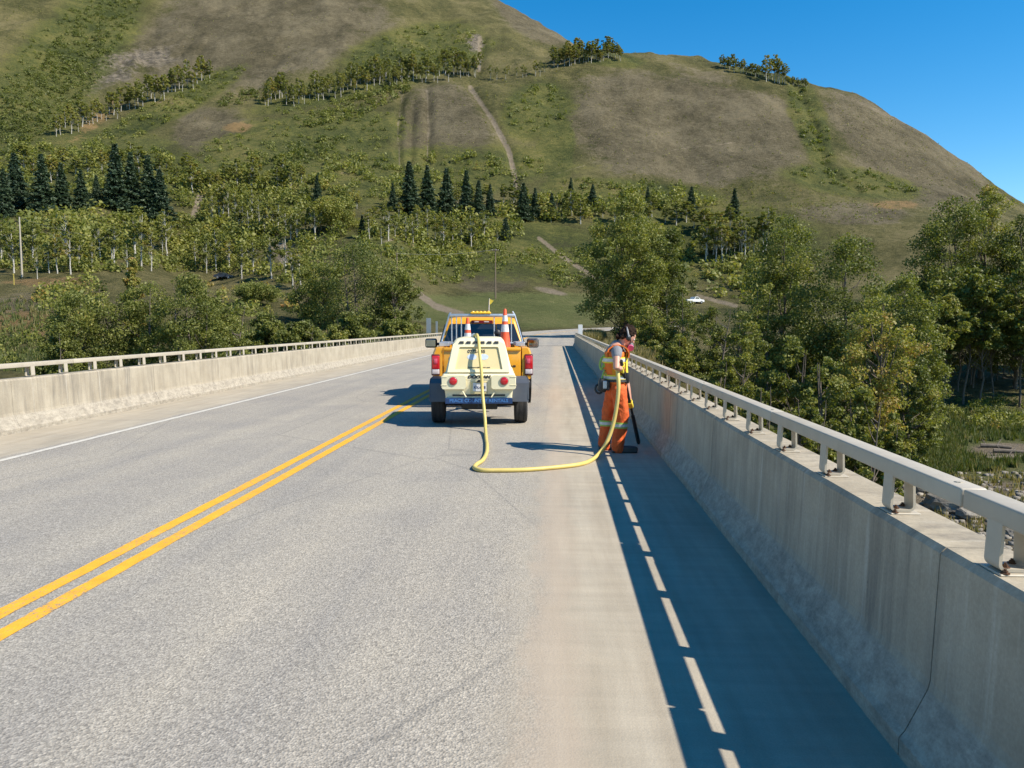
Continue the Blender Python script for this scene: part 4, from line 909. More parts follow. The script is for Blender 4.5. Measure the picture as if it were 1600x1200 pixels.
loft(bm, [rrect(-a, a, y0, y1, z, r) for a, y0, y1, z, r in ((0.98, 1.96, 4.15, 0.50, 0.06), (1.01, 1.95, 4.15, 0.75, 0.06), (1.0, 1.95, 4.15, 1.05, 0.06), (0.965, 1.96, 4.15, 1.20, 0.06), (0.945, 1.98, 4.05, 1.235, 0.08), (0.80, 2.10, 3.45, 1.72, 0.10), (0.75, 2.16, 3.35, 1.80, 0.14), (0.62, 2.3, 3.2, 1.835, 0.2))]); part('cab', bm, mY, T, True)
bm = nb(); loft(bm, [rrect(-a, a, 4.0, y1, z, 0.1) for a, y1, z in ((0.98, 5.55, 0.45), (1.0, 5.6, 0.8), (0.96, 5.5, 1.08), (0.86, 5.35, 1.16))]); part('hood', bm, mY, T, True)
def quadpane(bm, pts, off):                    # thin pane set proud of a sloping face
    a, b, c = [Vector(p) for p in pts[:3]]; n_ = (b-a).cross(c-a).normalized()*off; prism(bm, [Vector(p)+n_*0.2 for p in pts], n_)
def rear(x, z, d=0.0): return Vector((x, 1.98+(z-1.235)*0.12/0.485-0.004-d, z))
for x0, x1, w0, w1, nm_ in ((-0.86, -0.36, -0.72, -0.33, 'rear_window'), (-0.34, 0.34, -0.31, 0.31, 'rear_window'), (0.36, 0.86, 0.33, 0.72, 'rear_window')):
    bm = nb(); P_ = [rear(x0, 1.27), rear(x1, 1.27), rear(w1, 1.675), rear(w0, 1.675)]; prism(bm, P_, (0, -0.012, 0)); part(nm_, bm, mGl, T)
bm = nb(); prism(bm, [rear(-0.25, 1.69), rear(0.25, 1.69), rear(0.24, 1.755), rear(-0.24, 1.755)], (0, -0.03, 0)); bl = part('brake_light', bm, pm('dark_red_lens', (0.13, 0.008, 0.012), None, 9, 0.25), T)
for x in (-0.13, 0.10):
    bm = nb(); bbox(bm, rear(x, 1.722, 0.036), (0.11, 0.008, 0.025), 0.003, 1); part('cargo_lens', bm, mClr, bl)
for s in (-1, 1):
    bm = nb(); prism(bm, [(s*0.955, 2.15, 1.26), (s*0.955, 3.0, 1.26), (s*0.845, 3.0, 1.66), (s*0.845, 2.24, 1.66)], (s*0.012, 0, 0)); part('side_window', bm, mGl, T)
    bm = nb(); prism(bm, [(s*0.955, 3.06, 1.26), (s*0.955, 3.85, 1.26), (s*0.845, 3.38, 1.66), (s*0.845, 3.06, 1.66)], (s*0.012, 0, 0)); part('side_window', bm, mGl, T)
    mxx = s*1.22
    bm = nb(); bbox(bm, (mxx, 3.08, 1.215), (0.285, 0.14, 0.225), 0.05, 4); mr = part('mirror', bm, mBlk, T, True)
    bm = nb(); bbox(bm, (mxx+0.005*s, 3.006, 1.215), (0.225, 0.012, 0.165), 0.005, 1, Matrix.Rotation(R(6*s), 3, 'Z').to_4x4() if False else None); part('mirror_glass', bm, mMir, mr)
    bm = nb(); cyl(bm, (s*0.96, 3.12, 1.19), (s*1.12, 3.1, 1.19), 0.035, n=8); part('mirror_arm', bm, mBlk, mr)
bm = nb(); prism(bm, [(-0.88, 4.08, 1.27), (0.88, 4.08, 1.27), (0.74, 3.52, 1.69), (-0.74, 3.52, 1.69)], (0, 0.02, 0.012)); part('windscreen', bm, mGl, T)
# headache rack, beacon, flag
rk = None
bm = nb(); tube(bm, [(-0.93, 1.86, 1.20), (-0.73, 1.86, 1.875), (-0.70, 1.86, 1.93)], 0.02, 8); tube(bm, [(0.93, 1.86, 1.20), (0.73, 1.86, 1.875), (0.68, 1.86, 1.95)], 0.02, 8); rk = part('headache_rack', bm, mAl, T, True)
bm = nb(); bbox(bm, (0, 1.86, 1.865), (1.46, 0.06, 0.065), 0.012); part('crossbar', bm, mAl, rk, True)
bm = nb(); bbox(bm, (0, 1.86, 1.235), (1.84, 0.08, 0.06), 0.01); part('crossbar', bm, mAl, rk, True)
for x in (-0.68, -0.575, -0.465, 0.27, 0.655):
    bm = nb(); cyl(bm, (x, 1.865, 1.26), (x, 1.865, 1.84), 0.0145, n=8); part('upright_bar', bm, mAl, rk, True)
for s in (-1, 1):
    bm = nb(); bbox(bm, (s*0.80, 1.25, 1.245), (0.20, 1.1, 0.085), 0.01); part('bed_rail_box', bm, mAl, T)
bm = nb(); bbox(bm, (-0.03, 1.86, 1.915), (0.46, 0.19, 0.04), 0.015, 3)
for k in range(5): ball(bm, (-0.20+k*0.085, 1.86, 1.93), 0.045, (1, 1.6, 0.75), 12)
part('beacon_bar', bm, mAmb, T, True)
fl = nb(); cyl(fl, (0.15, 1.86, 1.90), (0.165, 1.86, 2.24), 0.012, 0.008, 8); fp = part('flag_pole', fl, mClr, T)
bm = nb(); prism(bm, [(0.165, 1.855, 2.23), (0.26, 1.85, 2.19), (0.20, 1.855, 2.12), (0.162, 1.86, 2.10)], (0, 0.008, 0)); part('flag', bm, pm('yellow_flag', (0.85, 0.62, 0.06)), fp)
bm = nb(); cyl(bm, (0.34, 1.62, 0.83), (0.34, 1.62, 1.42), 0.03, n=8); ball(bm, (0.34, 1.60, 1.48), 0.075, (1, 0.8, 1)); cyl(bm, (0.34, 1.60, 1.28), (0.34, 1.60, 1.40), 0.05, 0.06, 10); part('work_lamp', bm, mBlk, T, True)
for x, y, z, sx, sy, sz, c in ((-0.45, 1.3, 0.98, 0.5, 0.7, 0.30, (0.05, 0.06, 0.09)), (0.28, 1.25, 0.95, 0.5, 0.5, 0.24, (0.12, 0.08, 0.05))):
    bm = nb(); bbox(bm, (x, y, z), (sx, sy, sz), 0.02); part('tool_box', bm, pm('bed_box', c), T)
# hitch
bm = nb(); bbox(bm, (0, -0.30, 0.40), (0.07, 0.34, 0.06), 0.005); ball(bm, (0, -0.44, 0.455), 0.03); part('tow_hitch', bm, mBlk, T)

# traffic cones standing in the truck bed
mOr = pm('orange_cone', (0.80, 0.10, 0.025), (0.72, 0.085, 0.02), 5, 0.45, dirt=0.15); mRf = pm('reflective_white', (0.76, 0.75, 0.74), (0.6, 0.59, 0.58), 25, 0.35, dirt=0.15)
def cone(x, y, z, h, label):
    w = T.matrix_world if False else Matrix.Translation(T.location) @ Matrix.Rotation(R(5.5), 4, 'Z'); r = empty('traffic_cone', w @ Vector((x, y, z))); r.rotation_euler = (0, 0, R(20)); tag(r, label, 'traffic cone', 'traffic cones in the truck bed')
    def rad(t): return 0.135*(1-t)+0.03*t
    bm = nb(); bbox(bm, (0, 0, 0.018), (0.36, 0.36, 0.035), 0.012); part('base', bm, mBlk, r)
    bm = nb(); loft(bm, [ring((0, 0, 0.035+t*(h-0.035)), Vector((1, 0, 0)), Vector((0, 1, 0)), rad(t)*k, rad(t)*k, 20) for t, k in ((0, 1.12), (0.04, 1), (0.5, 1), (0.98, 1), (1.0, 0.8))]); part('cone_body', bm, mOr, r, True)
    for a, b in ((0.50, 0.66), (0.73, 0.86)):
        bm = nb(); loft(bm, [ring((0, 0, 0.035+t*(h-0.035)), Vector((1, 0, 0)), Vector((0, 1, 0)), rad(t)+0.003, rad(t)+0.003, 20) for t in (a, b)]); part('reflective_band', bm, mRf, r, True)
    return r
cone(-0.30, 0.62, 0.832, 0.97, 'scuffed traffic cone in the truck bed nearer the driver side')
cone(0.47, 0.45, 0.832, 0.92, 'lower traffic cone nested under the tall one in the truck bed')
cone(0.47, 0.45, 1.00, 0.98, 'taller bright orange traffic cone with two white bands, topmost of its stack')

# ------------------------------------------------------------------ compressor trailer (origin under the rear face)
mCr = pm('cream_canopy', (0.79, 0.72, 0.48), (0.75, 0.68, 0.45), 3, 0.4, dirt=0.10); mTan = pm('tan_panel', (0.66, 0.55, 0.29), (0.62, 0.51, 0.26), 4, 0.5)
mFen = pm('grey_fender', (0.075, 0.085, 0.10), (0.055, 0.06, 0.075), 5, 0.45); mBlue = pm('navy_strip', (0.012, 0.045, 0.14), (0.01, 0.035, 0.11), 6, 0.4); mBl2 = pm('light_blue_print', (0.06, 0.19, 0.46), None, 5, 0.5)
C = empty('compressor_trailer', (-1.22, 12.18, 0), R(4.5)); tag(C, 'cream two-wheeled air compressor trailer behind the yellow truck', 'trailer')
CW = Matrix.Translation(C.location) @ Matrix.Rotation(R(4.5), 4, 'Z')
def rf(x, z, d=0.0): return Vector((x, 0.05+(z-0.87)*0.36-d, z))       # point on the sloping rear face
bm = nb(); loft(bm, [rrect(-a, a, y0, y1, z, r) for a, y0, y1, z, r in ((0.565, 0.05, 1.98, 0.86, 0.06), (0.535, 0.07, 1.95, 0.90, 0.06), (0.435, 0.20, 1.86, 1.30, 0.07), (0.41, 0.235, 1.83, 1.385, 0.08), (0.37, 0.28, 1.79, 1.43, 0.10), (0.28, 0.36, 1.7, 1.445, 0.1))]); cn_ = part('canopy', bm, mCr, C, True)
# raised door frame: outer outline, inner outline
def quad_ring(bm, O, I, d0, d1):
    n_ = len(O)
    for i in range(n_):
        j = (i+1) % n_
        prism(bm, [rf(*O[i], d0), rf(*O[j], d0), rf(*I[j], d0), rf(*I[i], d0)], (0, -(d1-d0), 0))
O_ = [(-0.50, 0.90), (0.50, 0.90), (0.415, 1.345), (0.37, 1.375), (-0.37, 1.375), (-0.415, 1.345)]
I_ = [(-0.38, 0.945), (0.38, 0.945), (0.315, 1.285), (0.30, 1.30), (-0.30, 1.30), (-0.315, 1.285)]
bm = nb(); quad_ring(bm, O_, I_, -0.03, 0.038); bmesh.ops.remove_doubles(bm, verts=bm.verts, dist=0.0005); dr = part('rear_door_frame', bm, mCr, C)
bm = nb(); prism(bm, [rf(x, z, 0.0) for x, z in I_], (0, -0.012, 0)); dp = part('rear_door_panel', bm, mTan, C)
ang_ = R(90)-math.atan(0.36)
text(dp, '0772-155', 0.075, rf(-0.04, 1.225, 0.016), (ang_, 0, 0), mInk, bold=0.0015)
text(dp, 'doosanportablepower.com', 0.033, rf(0.0, 0.975, 0.016), (ang_, 0, 0), mInk)
for x in (-0.11, 0.08):
    bm = nb(); n0 = rf(x, 1.14, 0.013); loft(bm, [[n0+Vector((0.075*math.cos(a)*k, -0.002-0.003*(1-k)+0.075*math.sin(a)*0.62*k*0.36, 0.075*math.sin(a)*0.62*k)) for a in np.linspace(0, 2*math.pi, 18)[:-1]] for k in (1.0, 0.96)]); part('round_sticker', bm, pm('pale_blue_sticker', (0.55, 0.62, 0.72), (0.45, 0.52, 0.66), 30, 0.4), dp)
for k in range(6):
    x = -0.285+k*0.112
    bm = nb(); prism(bm, [(x-0.04, 0.185, 1.352), (x+0.042, 0.185, 1.352), (x+0.042, 0.20, 1.388), (x-0.022, 0.20, 1.388)], (0, -0.012, 0.004)); part('vent_slot', bm, mBlk, C)
bm = nb(); loft(bm, [rrect(-a, a, y0, 2.0, z, 0.04) for a, y0, z in ((0.53, 0.03, 0.47), (0.545, 0.02, 0.60), (0.575, 0.0, 0.66), (0.585, 0.0, 0.84), (0.57, 0.03, 0.875))]); bd = part('lower_body', bm, mCr, C, True)
for s in (-1, 1):
    bm = nb()
    rings = [[Vector((s*x*(0.985 if y < -0.05 else 1), y, z)) for x, z in ((0.205, 0.66), (0.235, 0.635), (0.575, 0.635), (0.592, 0.66), (0.592, 0.83), (0.575, 0.855), (0.235, 0.855), (0.205, 0.83))] for y in (0.03, -0.04, -0.052)]
    loft(bm, rings); lb = part('lamp_housing', bm, mCr, C, True)
    bm = nb(); cyl(bm, (s*0.405, -0.05, 0.765), (s*0.405, -0.066, 0.765), 0.074, 0.070, 24); part('lamp_bezel', bm, pm('grey_bezel', (0.3, 0.28, 0.22)), lb, True)
    bm = nb(); ball(bm, (s*0.405, -0.062, 0.765), 0.063, (1, 0.28, 1), 20); part('round_taillight', bm, mRed, lb, True)
    for z in (0.70, 0.83):
        bm = nb(); bbox(bm, (s*0.55, -0.055, z), (0.10, 0.008, 0.012), 0.002, 1); part('body_rib', bm, mCr, lb)
    # fender, wheel
    bm = nb(); prism(bm, [(s*0.545, 0.30, 0.40), (s*0.545, 0.36, 0.70), (s*0.545, 0.50, 0.765), (s*0.545, 1.15, 0.765), (s*0.545, 1.30, 0.68), (s*0.545, 1.34, 0.40), (s*0.545, 1.29, 0.40), (s*0.545, 1.25, 0.66), (s*0.545, 1.12, 0.725), (s*0.545, 0.53, 0.725), (s*0.545, 0.40, 0.67), (s*0.545, 0.35, 0.40)], (s*0.265, 0, 0)); fd = part('fender', bm, mFen, C)
    bm = nb(); prism(bm, [(s*0.80, 0.30, 0.44), (s*0.80, 0.36, 0.70), (s*0.80, 0.50, 0.765), (s*0.80, 1.15, 0.765), (s*0.80, 1.30, 0.68), (s*0.80, 1.34, 0.44), (s*0.80, 1.24, 0.58), (s*0.80, 1.1, 0.69), (s*0.80, 0.55, 0.69), (s*0.80, 0.42, 0.58)], (s*0.016, 0, 0)); part('fender_skirt', bm, mFen, fd)
    wy = 0.80
    bm = nb(); loft(bm, [ring((s*x, wy, 0.325), Vector((0, 1, 0)), Vector((0, 0, 1)), q, q, 32) for x, q in ((0.585, 0.27), (0.59, 0.305), (0.615, 0.325), (0.65, 0.322), (0.655, 0.314), (0.66, 0.322), (0.695, 0.325), (0.73, 0.322), (0.735, 0.314), (0.74, 0.322), (0.775, 0.325), (0.80, 0.305), (0.805, 0.27))]); wl = part('wheel', bm, mtyre, C, True)
    bm = nb(); cyl(bm, (s*0.79, wy, 0.325), (s*0.812, wy, 0.325), 0.19, 0.17, 20); part('rim', bm, mw, wl, True)
bm = nb(); bbox(bm, (-0.02, 0.005, 0.79), (0.36, 0.02, 0.02), 0.004); part('body_rib', bm, mCr, bd)
text(bd, 'DOOSAN', 0.066, (0.0, -0.004, 0.825), (R(90), 0, 0), mInk, sx=1.25, shear=0.25, bold=0.005)
bm = nb(); bbox(bm, (0.0, 0.0, 0.655), (0.27, 0.02, 0.20), 0.006); pr_ = part('plate_recess', bm, mTan, C)
bm = nb(); bbox(bm, (0.015, -0.014, 0.665), (0.215, 0.008, 0.135), 0.003); lp = part('licence_plate', bm, mRf, C)
text(lp, 'KX-078', 0.06, (0.015, -0.0205, 0.66), (R(90), 0, 0), pm('plate_blue', (0.06, 0.07, 0.16)), bold=0.001)
bm = nb(); prism(bm, [(-0.05, -0.004, 0.745), (0.07, -0.004, 0.745), (0.01, -0.004, 0.785)], (0, -0.03, 0)); part('plate_lamp', bm, mBlk, C)
bm = nb(); bbox(bm, (0.0, 0.022, 0.532), (0.84, 0.02, 0.026), 0.003); part('slot', bm, mBlk, C)
for s in (-1, 1):
    bm = nb(); cyl(bm, (s*0.26, -0.01, 0.60), (s*0.20, -0.03, 0.505), 0.011, n=8); part('latch_bar', bm, mCr, C)
bm = nb(); bbox(bm, (0, 0.0, 0.445), (1.07, 0.05, 0.095), 0.008); bs = part('bumper_strip', bm, mBlue, C)
text(bs, 'PEACE COUNTRY RENTALS', 0.072, (0.0, -0.027, 0.447), (R(90), 0, 0), mBl2, sx=1.05, bold=0.002)
bm = nb(); bbox(bm, (0, 1.0, 0.44), (0.9, 1.9, 0.08), 0.01); cyl(bm, (-0.6, 0.8, 0.325), (0.6, 0.8, 0.325), 0.045, n=10); bbox(bm, (0, 1.1, 0.33), (0.6, 1.2, 0.16), 0.02); part('chassis', bm, mBlk, C)
bm = nb(); tube(bm, [(-0.35, 1.95, 0.45), (-0.03, 2.75, 0.455)], 0.035, 8); tube(bm, [(0.35, 1.95, 0.45), (0.03, 2.75, 0.455)], 0.035, 8); bbox(bm, (0, 2.78, 0.47), (0.12, 0.3, 0.10), 0.02); part('tow_bar', bm, mBlk, C)
bm = nb(); cyl(bm, (0.12, 2.4, 0.12), (0.12, 2.4, 0.85), 0.035, n=10); cyl(bm, (0.12, 2.4, 0.06), (0.12, 2.4, 0.14), 0.09, 0.09, 12); part('jack_stand', bm, mAl, C)
bm = nb(); cyl(bm, (0.0, 0.05, 0.32), (0.0, 0.05, 0.40), 0.03, n=8); part('tow_ring', bm, mBlk, C)

# ------------------------------------------------------------------ air hose
mHose = pm('yellow_hose', (0.66, 0.52, 0.16), (0.58, 0.45, 0.13), 6, 0.5, dirt=0.2)
hr = 0.025
gpt = lambda px, py: onground(px, py, hr)
hp = [CW @ Vector(p) for p in ((-0.10, 1.05, 1.44+hr), (-0.05, 0.65, 1.462+hr), (-0.03, 0.36, 1.455+hr), (-0.005, 0.20, 1.40), (0.015, 0.02, 1.20), (0.045, -0.07, 0.90), (0.06, -0.12, 0.60))]
hp += [at(757.5, 650, 11.90), at(758.5, 668, 11.72)]; hp[-1].z = max(hp[-1].z, hr+0.03)
hp += [gpt(759.5, 684), gpt(761, 696), gpt(760, 708), gpt(754, 719), gpt(744, 726), gpt(741.5, 731), gpt(752, 734.5), gpt(775, 735), gpt(820, 734), gpt(870, 730), gpt(905, 725.5), gpt(924, 719)]
hp += [at(938, 706.5, 9.60), at(949, 689, 9.66), at(958, 663, 9.70), at(964, 632, 9.72), at(966.5, 604, 9.74), at(965.5, 585, 9.78), at(963.5, 574, 9.82)]
bm = nb(); tube(bm, spline(hp, 10), hr, 10); ho = part('air_hose', bm, mHose, None, True); tag(ho, 'yellow air hose looping over the asphalt from the compressor to the worker', 'hose')
bm = nb(); a = hp[0]; cyl(bm, a+Vector((0, -0.02, 0)), a+Vector((-0.03, 0.16, -0.01)), 0.045, n=10); part('coupling', bm, mAl, ho, True)
# ------------------------------------------------------------------ worker (local: x = facing the parapet, y = away from the camera, z up)
mSkin = pm('skin', (0.58, 0.30, 0.21), (0.50, 0.25, 0.17), 9, 0.5); mPant = pm('orange_trousers', (0.74, 0.125, 0.02), (0.60, 0.095, 0.016), 7, 0.85, 0, 1.0, 9, 0.035, dirt=0.12)
mVest = pm('orange_vest', (0.85, 0.19, 0.02), (0.78, 0.16, 0.018), 6, 0.8, 0, 0.8, 12, 0.02); mHiY = pm('hi_vis_yellow', (0.78, 0.62, 0.05), (0.70, 0.55, 0.04), 8, 0.7); mSil = pm('silver_tape', (0.62, 0.63, 0.60), (0.5, 0.5, 0.48), 30, 0.35); mLime = pm('lime_strap', (0.34, 0.52, 0.10), (0.28, 0.44, 0.08), 10, 0.7)
mGrey = pm('grey_shirt', (0.22, 0.22, 0.235), (0.17, 0.17, 0.18), 8, 0.85, 0, 0.6, 14, 0.015); mHair = pm('dark_brown_hair', (0.016, 0.009, 0.006), (0.035, 0.019, 0.012), 16, 0.85, 0, 1.0, 22, 0.03, spec=0.15); mBoot = pm('black_leather', (0.022, 0.020, 0.018), (0.05, 0.045, 0.04), 10, 0.5, 0, 0.3, 30); mPink = pm('pink_filter', (0.62, 0.12, 0.24), None, 6, 0.5)
PL = Vector((0.80, 10.06, 0.0)); Pn = empty('person', PL); tag(Pn, 'worker in orange trousers and hi-vis vest bent over a black lance by the parapet', 'person')
def lim(bm, pts, n=14):                      # pts: (x, y, z, r) or (x, y, z, rx, ry); horizontal-ish or along-path rings
    P = [Vector(p[:3]) for p in pts]; rings = []; u = None
    for i, p in enumerate(P):
        d = (P[min(i+1, len(P)-1)]-P[max(i-1, 0)]).normalized()
        if u is None:
            u = Vector((1, 0, 0)); u = (u-d*u.dot(d)).normalized() if abs(d.x) < 0.95 else Vector((0, 1, 0))
        else: u = (u-d*u.dot(d)).normalized()
        v = d.cross(u).normalized(); q = pts[i]; rings.append(ring(p, u, v, q[3], q[4] if len(q) > 4 else q[3], n))
    loft(bm, rings)
    for p, q in ((P[0], pts[0]), (P[-1], pts[-1])): ball(bm, p, min(q[3:]) * 0.98, (1, 1, 1), 12)
TOR = [(0.00, 0, 0.84, 0.125, 0.165), (-0.01, 0, 0.96, 0.115, 0.150), (-0.025, 0, 1.08, 0.118, 0.158), (-0.035, 0, 1.20, 0.125, 0.175), (-0.025, 0, 1.30, 0.118, 0.180), (0.0, 0, 1.365, 0.090, 0.165), (0.035, 0, 1.41, 0.06, 0.09)]
def torso(z, g=0.0):
    zs = [t[2] for t in TOR]; f = lambda k: float(np.interp(z, zs, [t[k] for t in TOR])); return f(0), f(3)+g, f(4)+g
RH = Vector((0.050, -0.235, 1.105)); TIP = Vector((0.36, 0.64, 0.02)); LHp = RH.lerp(TIP, 0.46)
RS, RE = Vector((-0.02, -0.195, 1.325)), Vector((-0.035, -0.345, 1.105)); LS, LE = Vector((0.03, 0.185, 1.30)), Vector((0.13, 0.27, 1.00))
bm = nb(); lim(bm, TOR, 20)
lim(bm, [(0.03, 0, 1.37, 0.065), (0.085, 0, 1.445, 0.056), (0.115, 0, 1.49, 0.058)])
HC = Vector((0.135, 0.0, 1.510)); tilt = Matrix.Rotation(R(38), 3, 'Y')
ball(bm, HC, 0.10, (0.98, 0.78, 1.12), 20, tilt.to_4x4()); ball(bm, HC+tilt @ Vector((0.035, 0, -0.075)), 0.065, (1.0, 0.85, 0.85), 14)
ball(bm, HC+tilt @ Vector((0.105, 0, -0.02)), 0.017, (1.2, 0.8, 1.5), 10)
for s in (-1, 1): ball(bm, HC+Vector((0, s*0.078, -0.005)), 0.026, (0.7, 0.5, 1.2), 10)
def upto(a, b, t): return a.lerp(b, t)
lim(bm, [(*RS, 0.058), (*upto(RS, RE, 0.5), 0.050), (*RE, 0.043), (*upto(RE, RH, 0.45), 0.041), (*RH, 0.029)])
lim(bm, [(*LS, 0.058), (*upto(LS, LE, 0.5), 0.049), (*LE, 0.042), (*upto(LE, LHp, 0.5), 0.039), (*LHp, 0.028)])
LEGS = {-1: ((0.01, -0.095, 0.86), (0.065, -0.10, 0.47), (0.005, -0.105, 0.09)), 1: ((-0.03, 0.09, 0.86), (-0.095, 0.11, 0.47), (-0.155, 0.12, 0.09))}
for s, (a, k, f) in LEGS.items(): lim(bm, [(*a, 0.088), (*Vector(a).lerp(Vector(k), 0.5), 0.075), (*k, 0.058), (*Vector(k).lerp(Vector(f), 0.35), 0.056), (*f, 0.038)])
fuse(bm, 'body', mSkin, Pn, 0.009, 5)
# hands: palm and five bent fingers closed round the lance
axis = (TIP-RH).normalized()
def hand(c, side, mat, name):
    bm = nb(); u, v = frame(axis); pal = side
    # palm lies beside the rod, fingers wrap round it
    out = (pal-axis*pal.dot(axis)).normalized(); oth = axis.cross(out).normalized(); rr = 0.030
    lim(bm, [(*(c+out*rr-axis*0.042), 0.016, 0.026), (*(c+out*(rr+0.002)), 0.017, 0.028), (*(c+out*rr+axis*0.042), 0.015, 0.026)], 10)
    for i, L in enumerate((0.80, 0.95, 1.0, 0.88)):
        o = axis*(-0.036+0.024*i); pts = []
        for q in range(6):
            a = R(20+q*42*L); pts.append((*(c+o+out*(rr+0.004)*math.cos(a)+oth*(rr+0.004)*math.sin(a)), 0.0105-0.0006*q))
        lim(bm, pts, 8)
    pts = [(*(c-axis*0.045+out*(rr*math.cos(R(-q*36)))+oth*(rr*math.sin(R(-q*36)))-axis*0.004*q), 0.0125-0.001*q) for q in range(5)]
    lim(bm, pts, 8)
    return fuse(bm, name, mat, Pn, 0.0045, 2)
hand(RH, Vector((-0.2, -1, 0.2)), mHiY, 'glove'); hand(LHp, Vector((0.5, -0.9, 0.2)), mHiY, 'glove')
bm = nb(); d_ = (RH-RE).normalized(); cyl(bm, RH-d_*0.055, RH-d_*0.02, 0.034, 0.038, 14); part('cuff', bm, mBlk, Pn, True)
# trousers
bm = nb(); lim(bm, [(-0.003, 0, 0.975, 0.125, 0.162), (0.0, 0, 0.90, 0.135, 0.178), (0.0, 0, 0.80, 0.13, 0.18)], 20)
for s, (a, k, f) in LEGS.items():
    a, k, f = Vector(a), Vector(k), Vector(f)
    lim(bm, [(*(a+Vector((0, 0, -0.02))), 0.110, 0.102), (*a.lerp(k, 0.5), 0.098, 0.096), (*k, 0.090, 0.088), (*k.lerp(f, 0.45), 0.086, 0.085), (*(f+Vector((0.005, 0, 0.0))), 0.080, 0.080), (*(f+Vector((0.01, 0, -0.045))), 0.078, 0.078)], 16)
tr_ = fuse(bm, 'trousers', mPant, Pn, 0.011, 4)
tex = bpy.data.textures.new('fold', 'CLOUDS'); tex.noise_scale = 0.09
def rumple(o, st, ns=0.09):
    t = bpy.data.textures.new('fold', 'CLOUDS'); t.noise_scale = ns; m = o.modifiers.new('folds', 'DISPLACE'); m.texture = t; m.strength = st; m.mid_level = 0.5; m.texture_coords = 'LOCAL'
rumple(tr_, 0.026, 0.09)
def band(z0, z1, c0, rx, ry, mat, name, parent=Pn, n=24):
    bm = nb(); loft(bm, [ring((c0[0], c0[1], z), Vector((1, 0, 0)), Vector((0, 1, 0)), rx, ry, n) for z in (z0, z1)], cap=True); return part(name, bm, mat, parent, True)
for s, (a, k, f) in LEGS.items():
    for z0, z1, m_, nm_ in ((0.325, 0.400, mLime, 'trouser_stripe'), (0.345, 0.380, mSil, 'trouser_tape')):
        t = (0.47-z0)/(0.47-0.09); c = Vector(k).lerp(Vector(f), t); g_ = 0.012 if m_ == mLime else 0.016
        band(z0, z1, c, 0.089+g_-0.004, 0.087+g_-0.004, m_, nm_)
# boots
for s, (a, k, f) in LEGS.items():
    bm = nb(); x0, y0 = f[0]-0.01, f[1]
    lim(bm, [(x0-0.02, y0, 0.055, 0.05), (x0+0.07, y0, 0.05, 0.045), (x0+0.18, y0, 0.05, 0.046), (x0+0.24, y0, 0.045, 0.042)], 12); lim(bm, [(x0, y0, 0.05, 0.052), (x0-0.002, y0, 0.14, 0.055)], 12)
    bbox(bm, (x0+0.105, y0, 0.018), (0.33, 0.095, 0.034), 0.012)
    fuse(bm, 'boot', mBoot, Pn, 0.008, 3)
# shirt and vest
bm = nb(); lim(bm, [(x, y, z, a+0.010, b+0.008) for x, y, z, a, b in TOR[1:6]], 20); lim(bm, [(*RS, 0.072), (*upto(RS, RE, 0.16), 0.069), (*upto(RS, RE, 0.27), 0.065)]); lim(bm, [(*LS, 0.07), (*upto(LS, LE, 0.35), 0.068), (*upto(LS, LE, 0.55), 0.064)])
fuse(bm, 'shirt', mGrey, Pn, 0.009, 4)
bm = nb(); zs = [0.90, 0.96, 1.02, 1.08, 1.14, 1.20, 1.26, 1.31]
rings = []
for z in zs:
    x, a, b = torso(z, 0.027); rings.append(ring((x, 0, z), Vector((1, 0, 0)), Vector((0, 1, 0)), a, b, 28))
loft(bm, rings)
vo = fuse(bm, 'vest', mVest, Pn, 0.010, 3); rumple(vo, 0.022, 0.07)
for sy in (-1, 1):                           # shoulder pieces of the vest
    bm = nb(); pts = []
    for q in range(9):
        a = R(-20+q*27.5); pts.append(Vector((-0.02+0.135*math.cos(a)*1.0+0.02, sy*0.115, 1.275+0.115*math.sin(a))))
    L_ = [[p+Vector((0, -0.05, 0)), p+Vector((0, 0.05, 0)), p+Vector((0, 0.05, 0.0))+(p-Vector((0, sy*0.115, 1.27))).normalized()*0.016, p+Vector((0, -0.05, 0))+(p-Vector((0, sy*0.115, 1.27))).normalized()*0.016] for p in pts]
    loft(bm, L_); part('vest_shoulder', bm, mVest, vo, True)
def strap_band(z0, z1, g, mat, name, a0=0, a1=360):
    n = 30; bm = nb(); ra = []
    for z in (z0, (z0+z1)/2, z1):
        x, a, b = torso(z, g); ra.append([Vector((x+a*math.cos(R(a0+(a1-a0)*i/n)), b*math.sin(R(a0+(a1-a0)*i/n)), z)) for i in range(n+1)])
    for z in (z1, (z0+z1)/2, z0):
        x, a, b = torso(z, g-0.006); ra.append([Vector((x+a*math.cos(R(a0+(a1-a0)*i/n)), b*math.sin(R(a0+(a1-a0)*i/n)), z)) for i in range(n+1)])
    ra.append(ra[0]); L = [[bm.verts.new(p) for p in r] for r in ra]
    for p, q in zip(L, L[1:]):
        for i in range(n): bm.faces.new((p[i], p[i+1], q[i+1], q[i]))
    return part(name, bm, mat, vo, True)
strap_band(1.165, 1.245, 0.040, mHiY, 'vest_band'); strap_band(1.185, 1.225, 0.044, mSil, 'vest_tape')
strap_band(0.945, 1.015, 0.040, mHiY, 'vest_band'); strap_band(0.962, 0.995, 0.044, mSil, 'vest_tape')
strap_band(1.02, 1.16, 0.036, pm('yellow_orange_panel', (0.85, 0.36, 0.02), None, 6, 0.8), 'vest_panel', -110, 60)
strap_band(0.93, 1.30, 0.046, mHiY, 'vest_front_stripe', -38, -14)
bl_ = strap_band(0.925, 0.955, 0.050, mBlk, 'tool_belt')
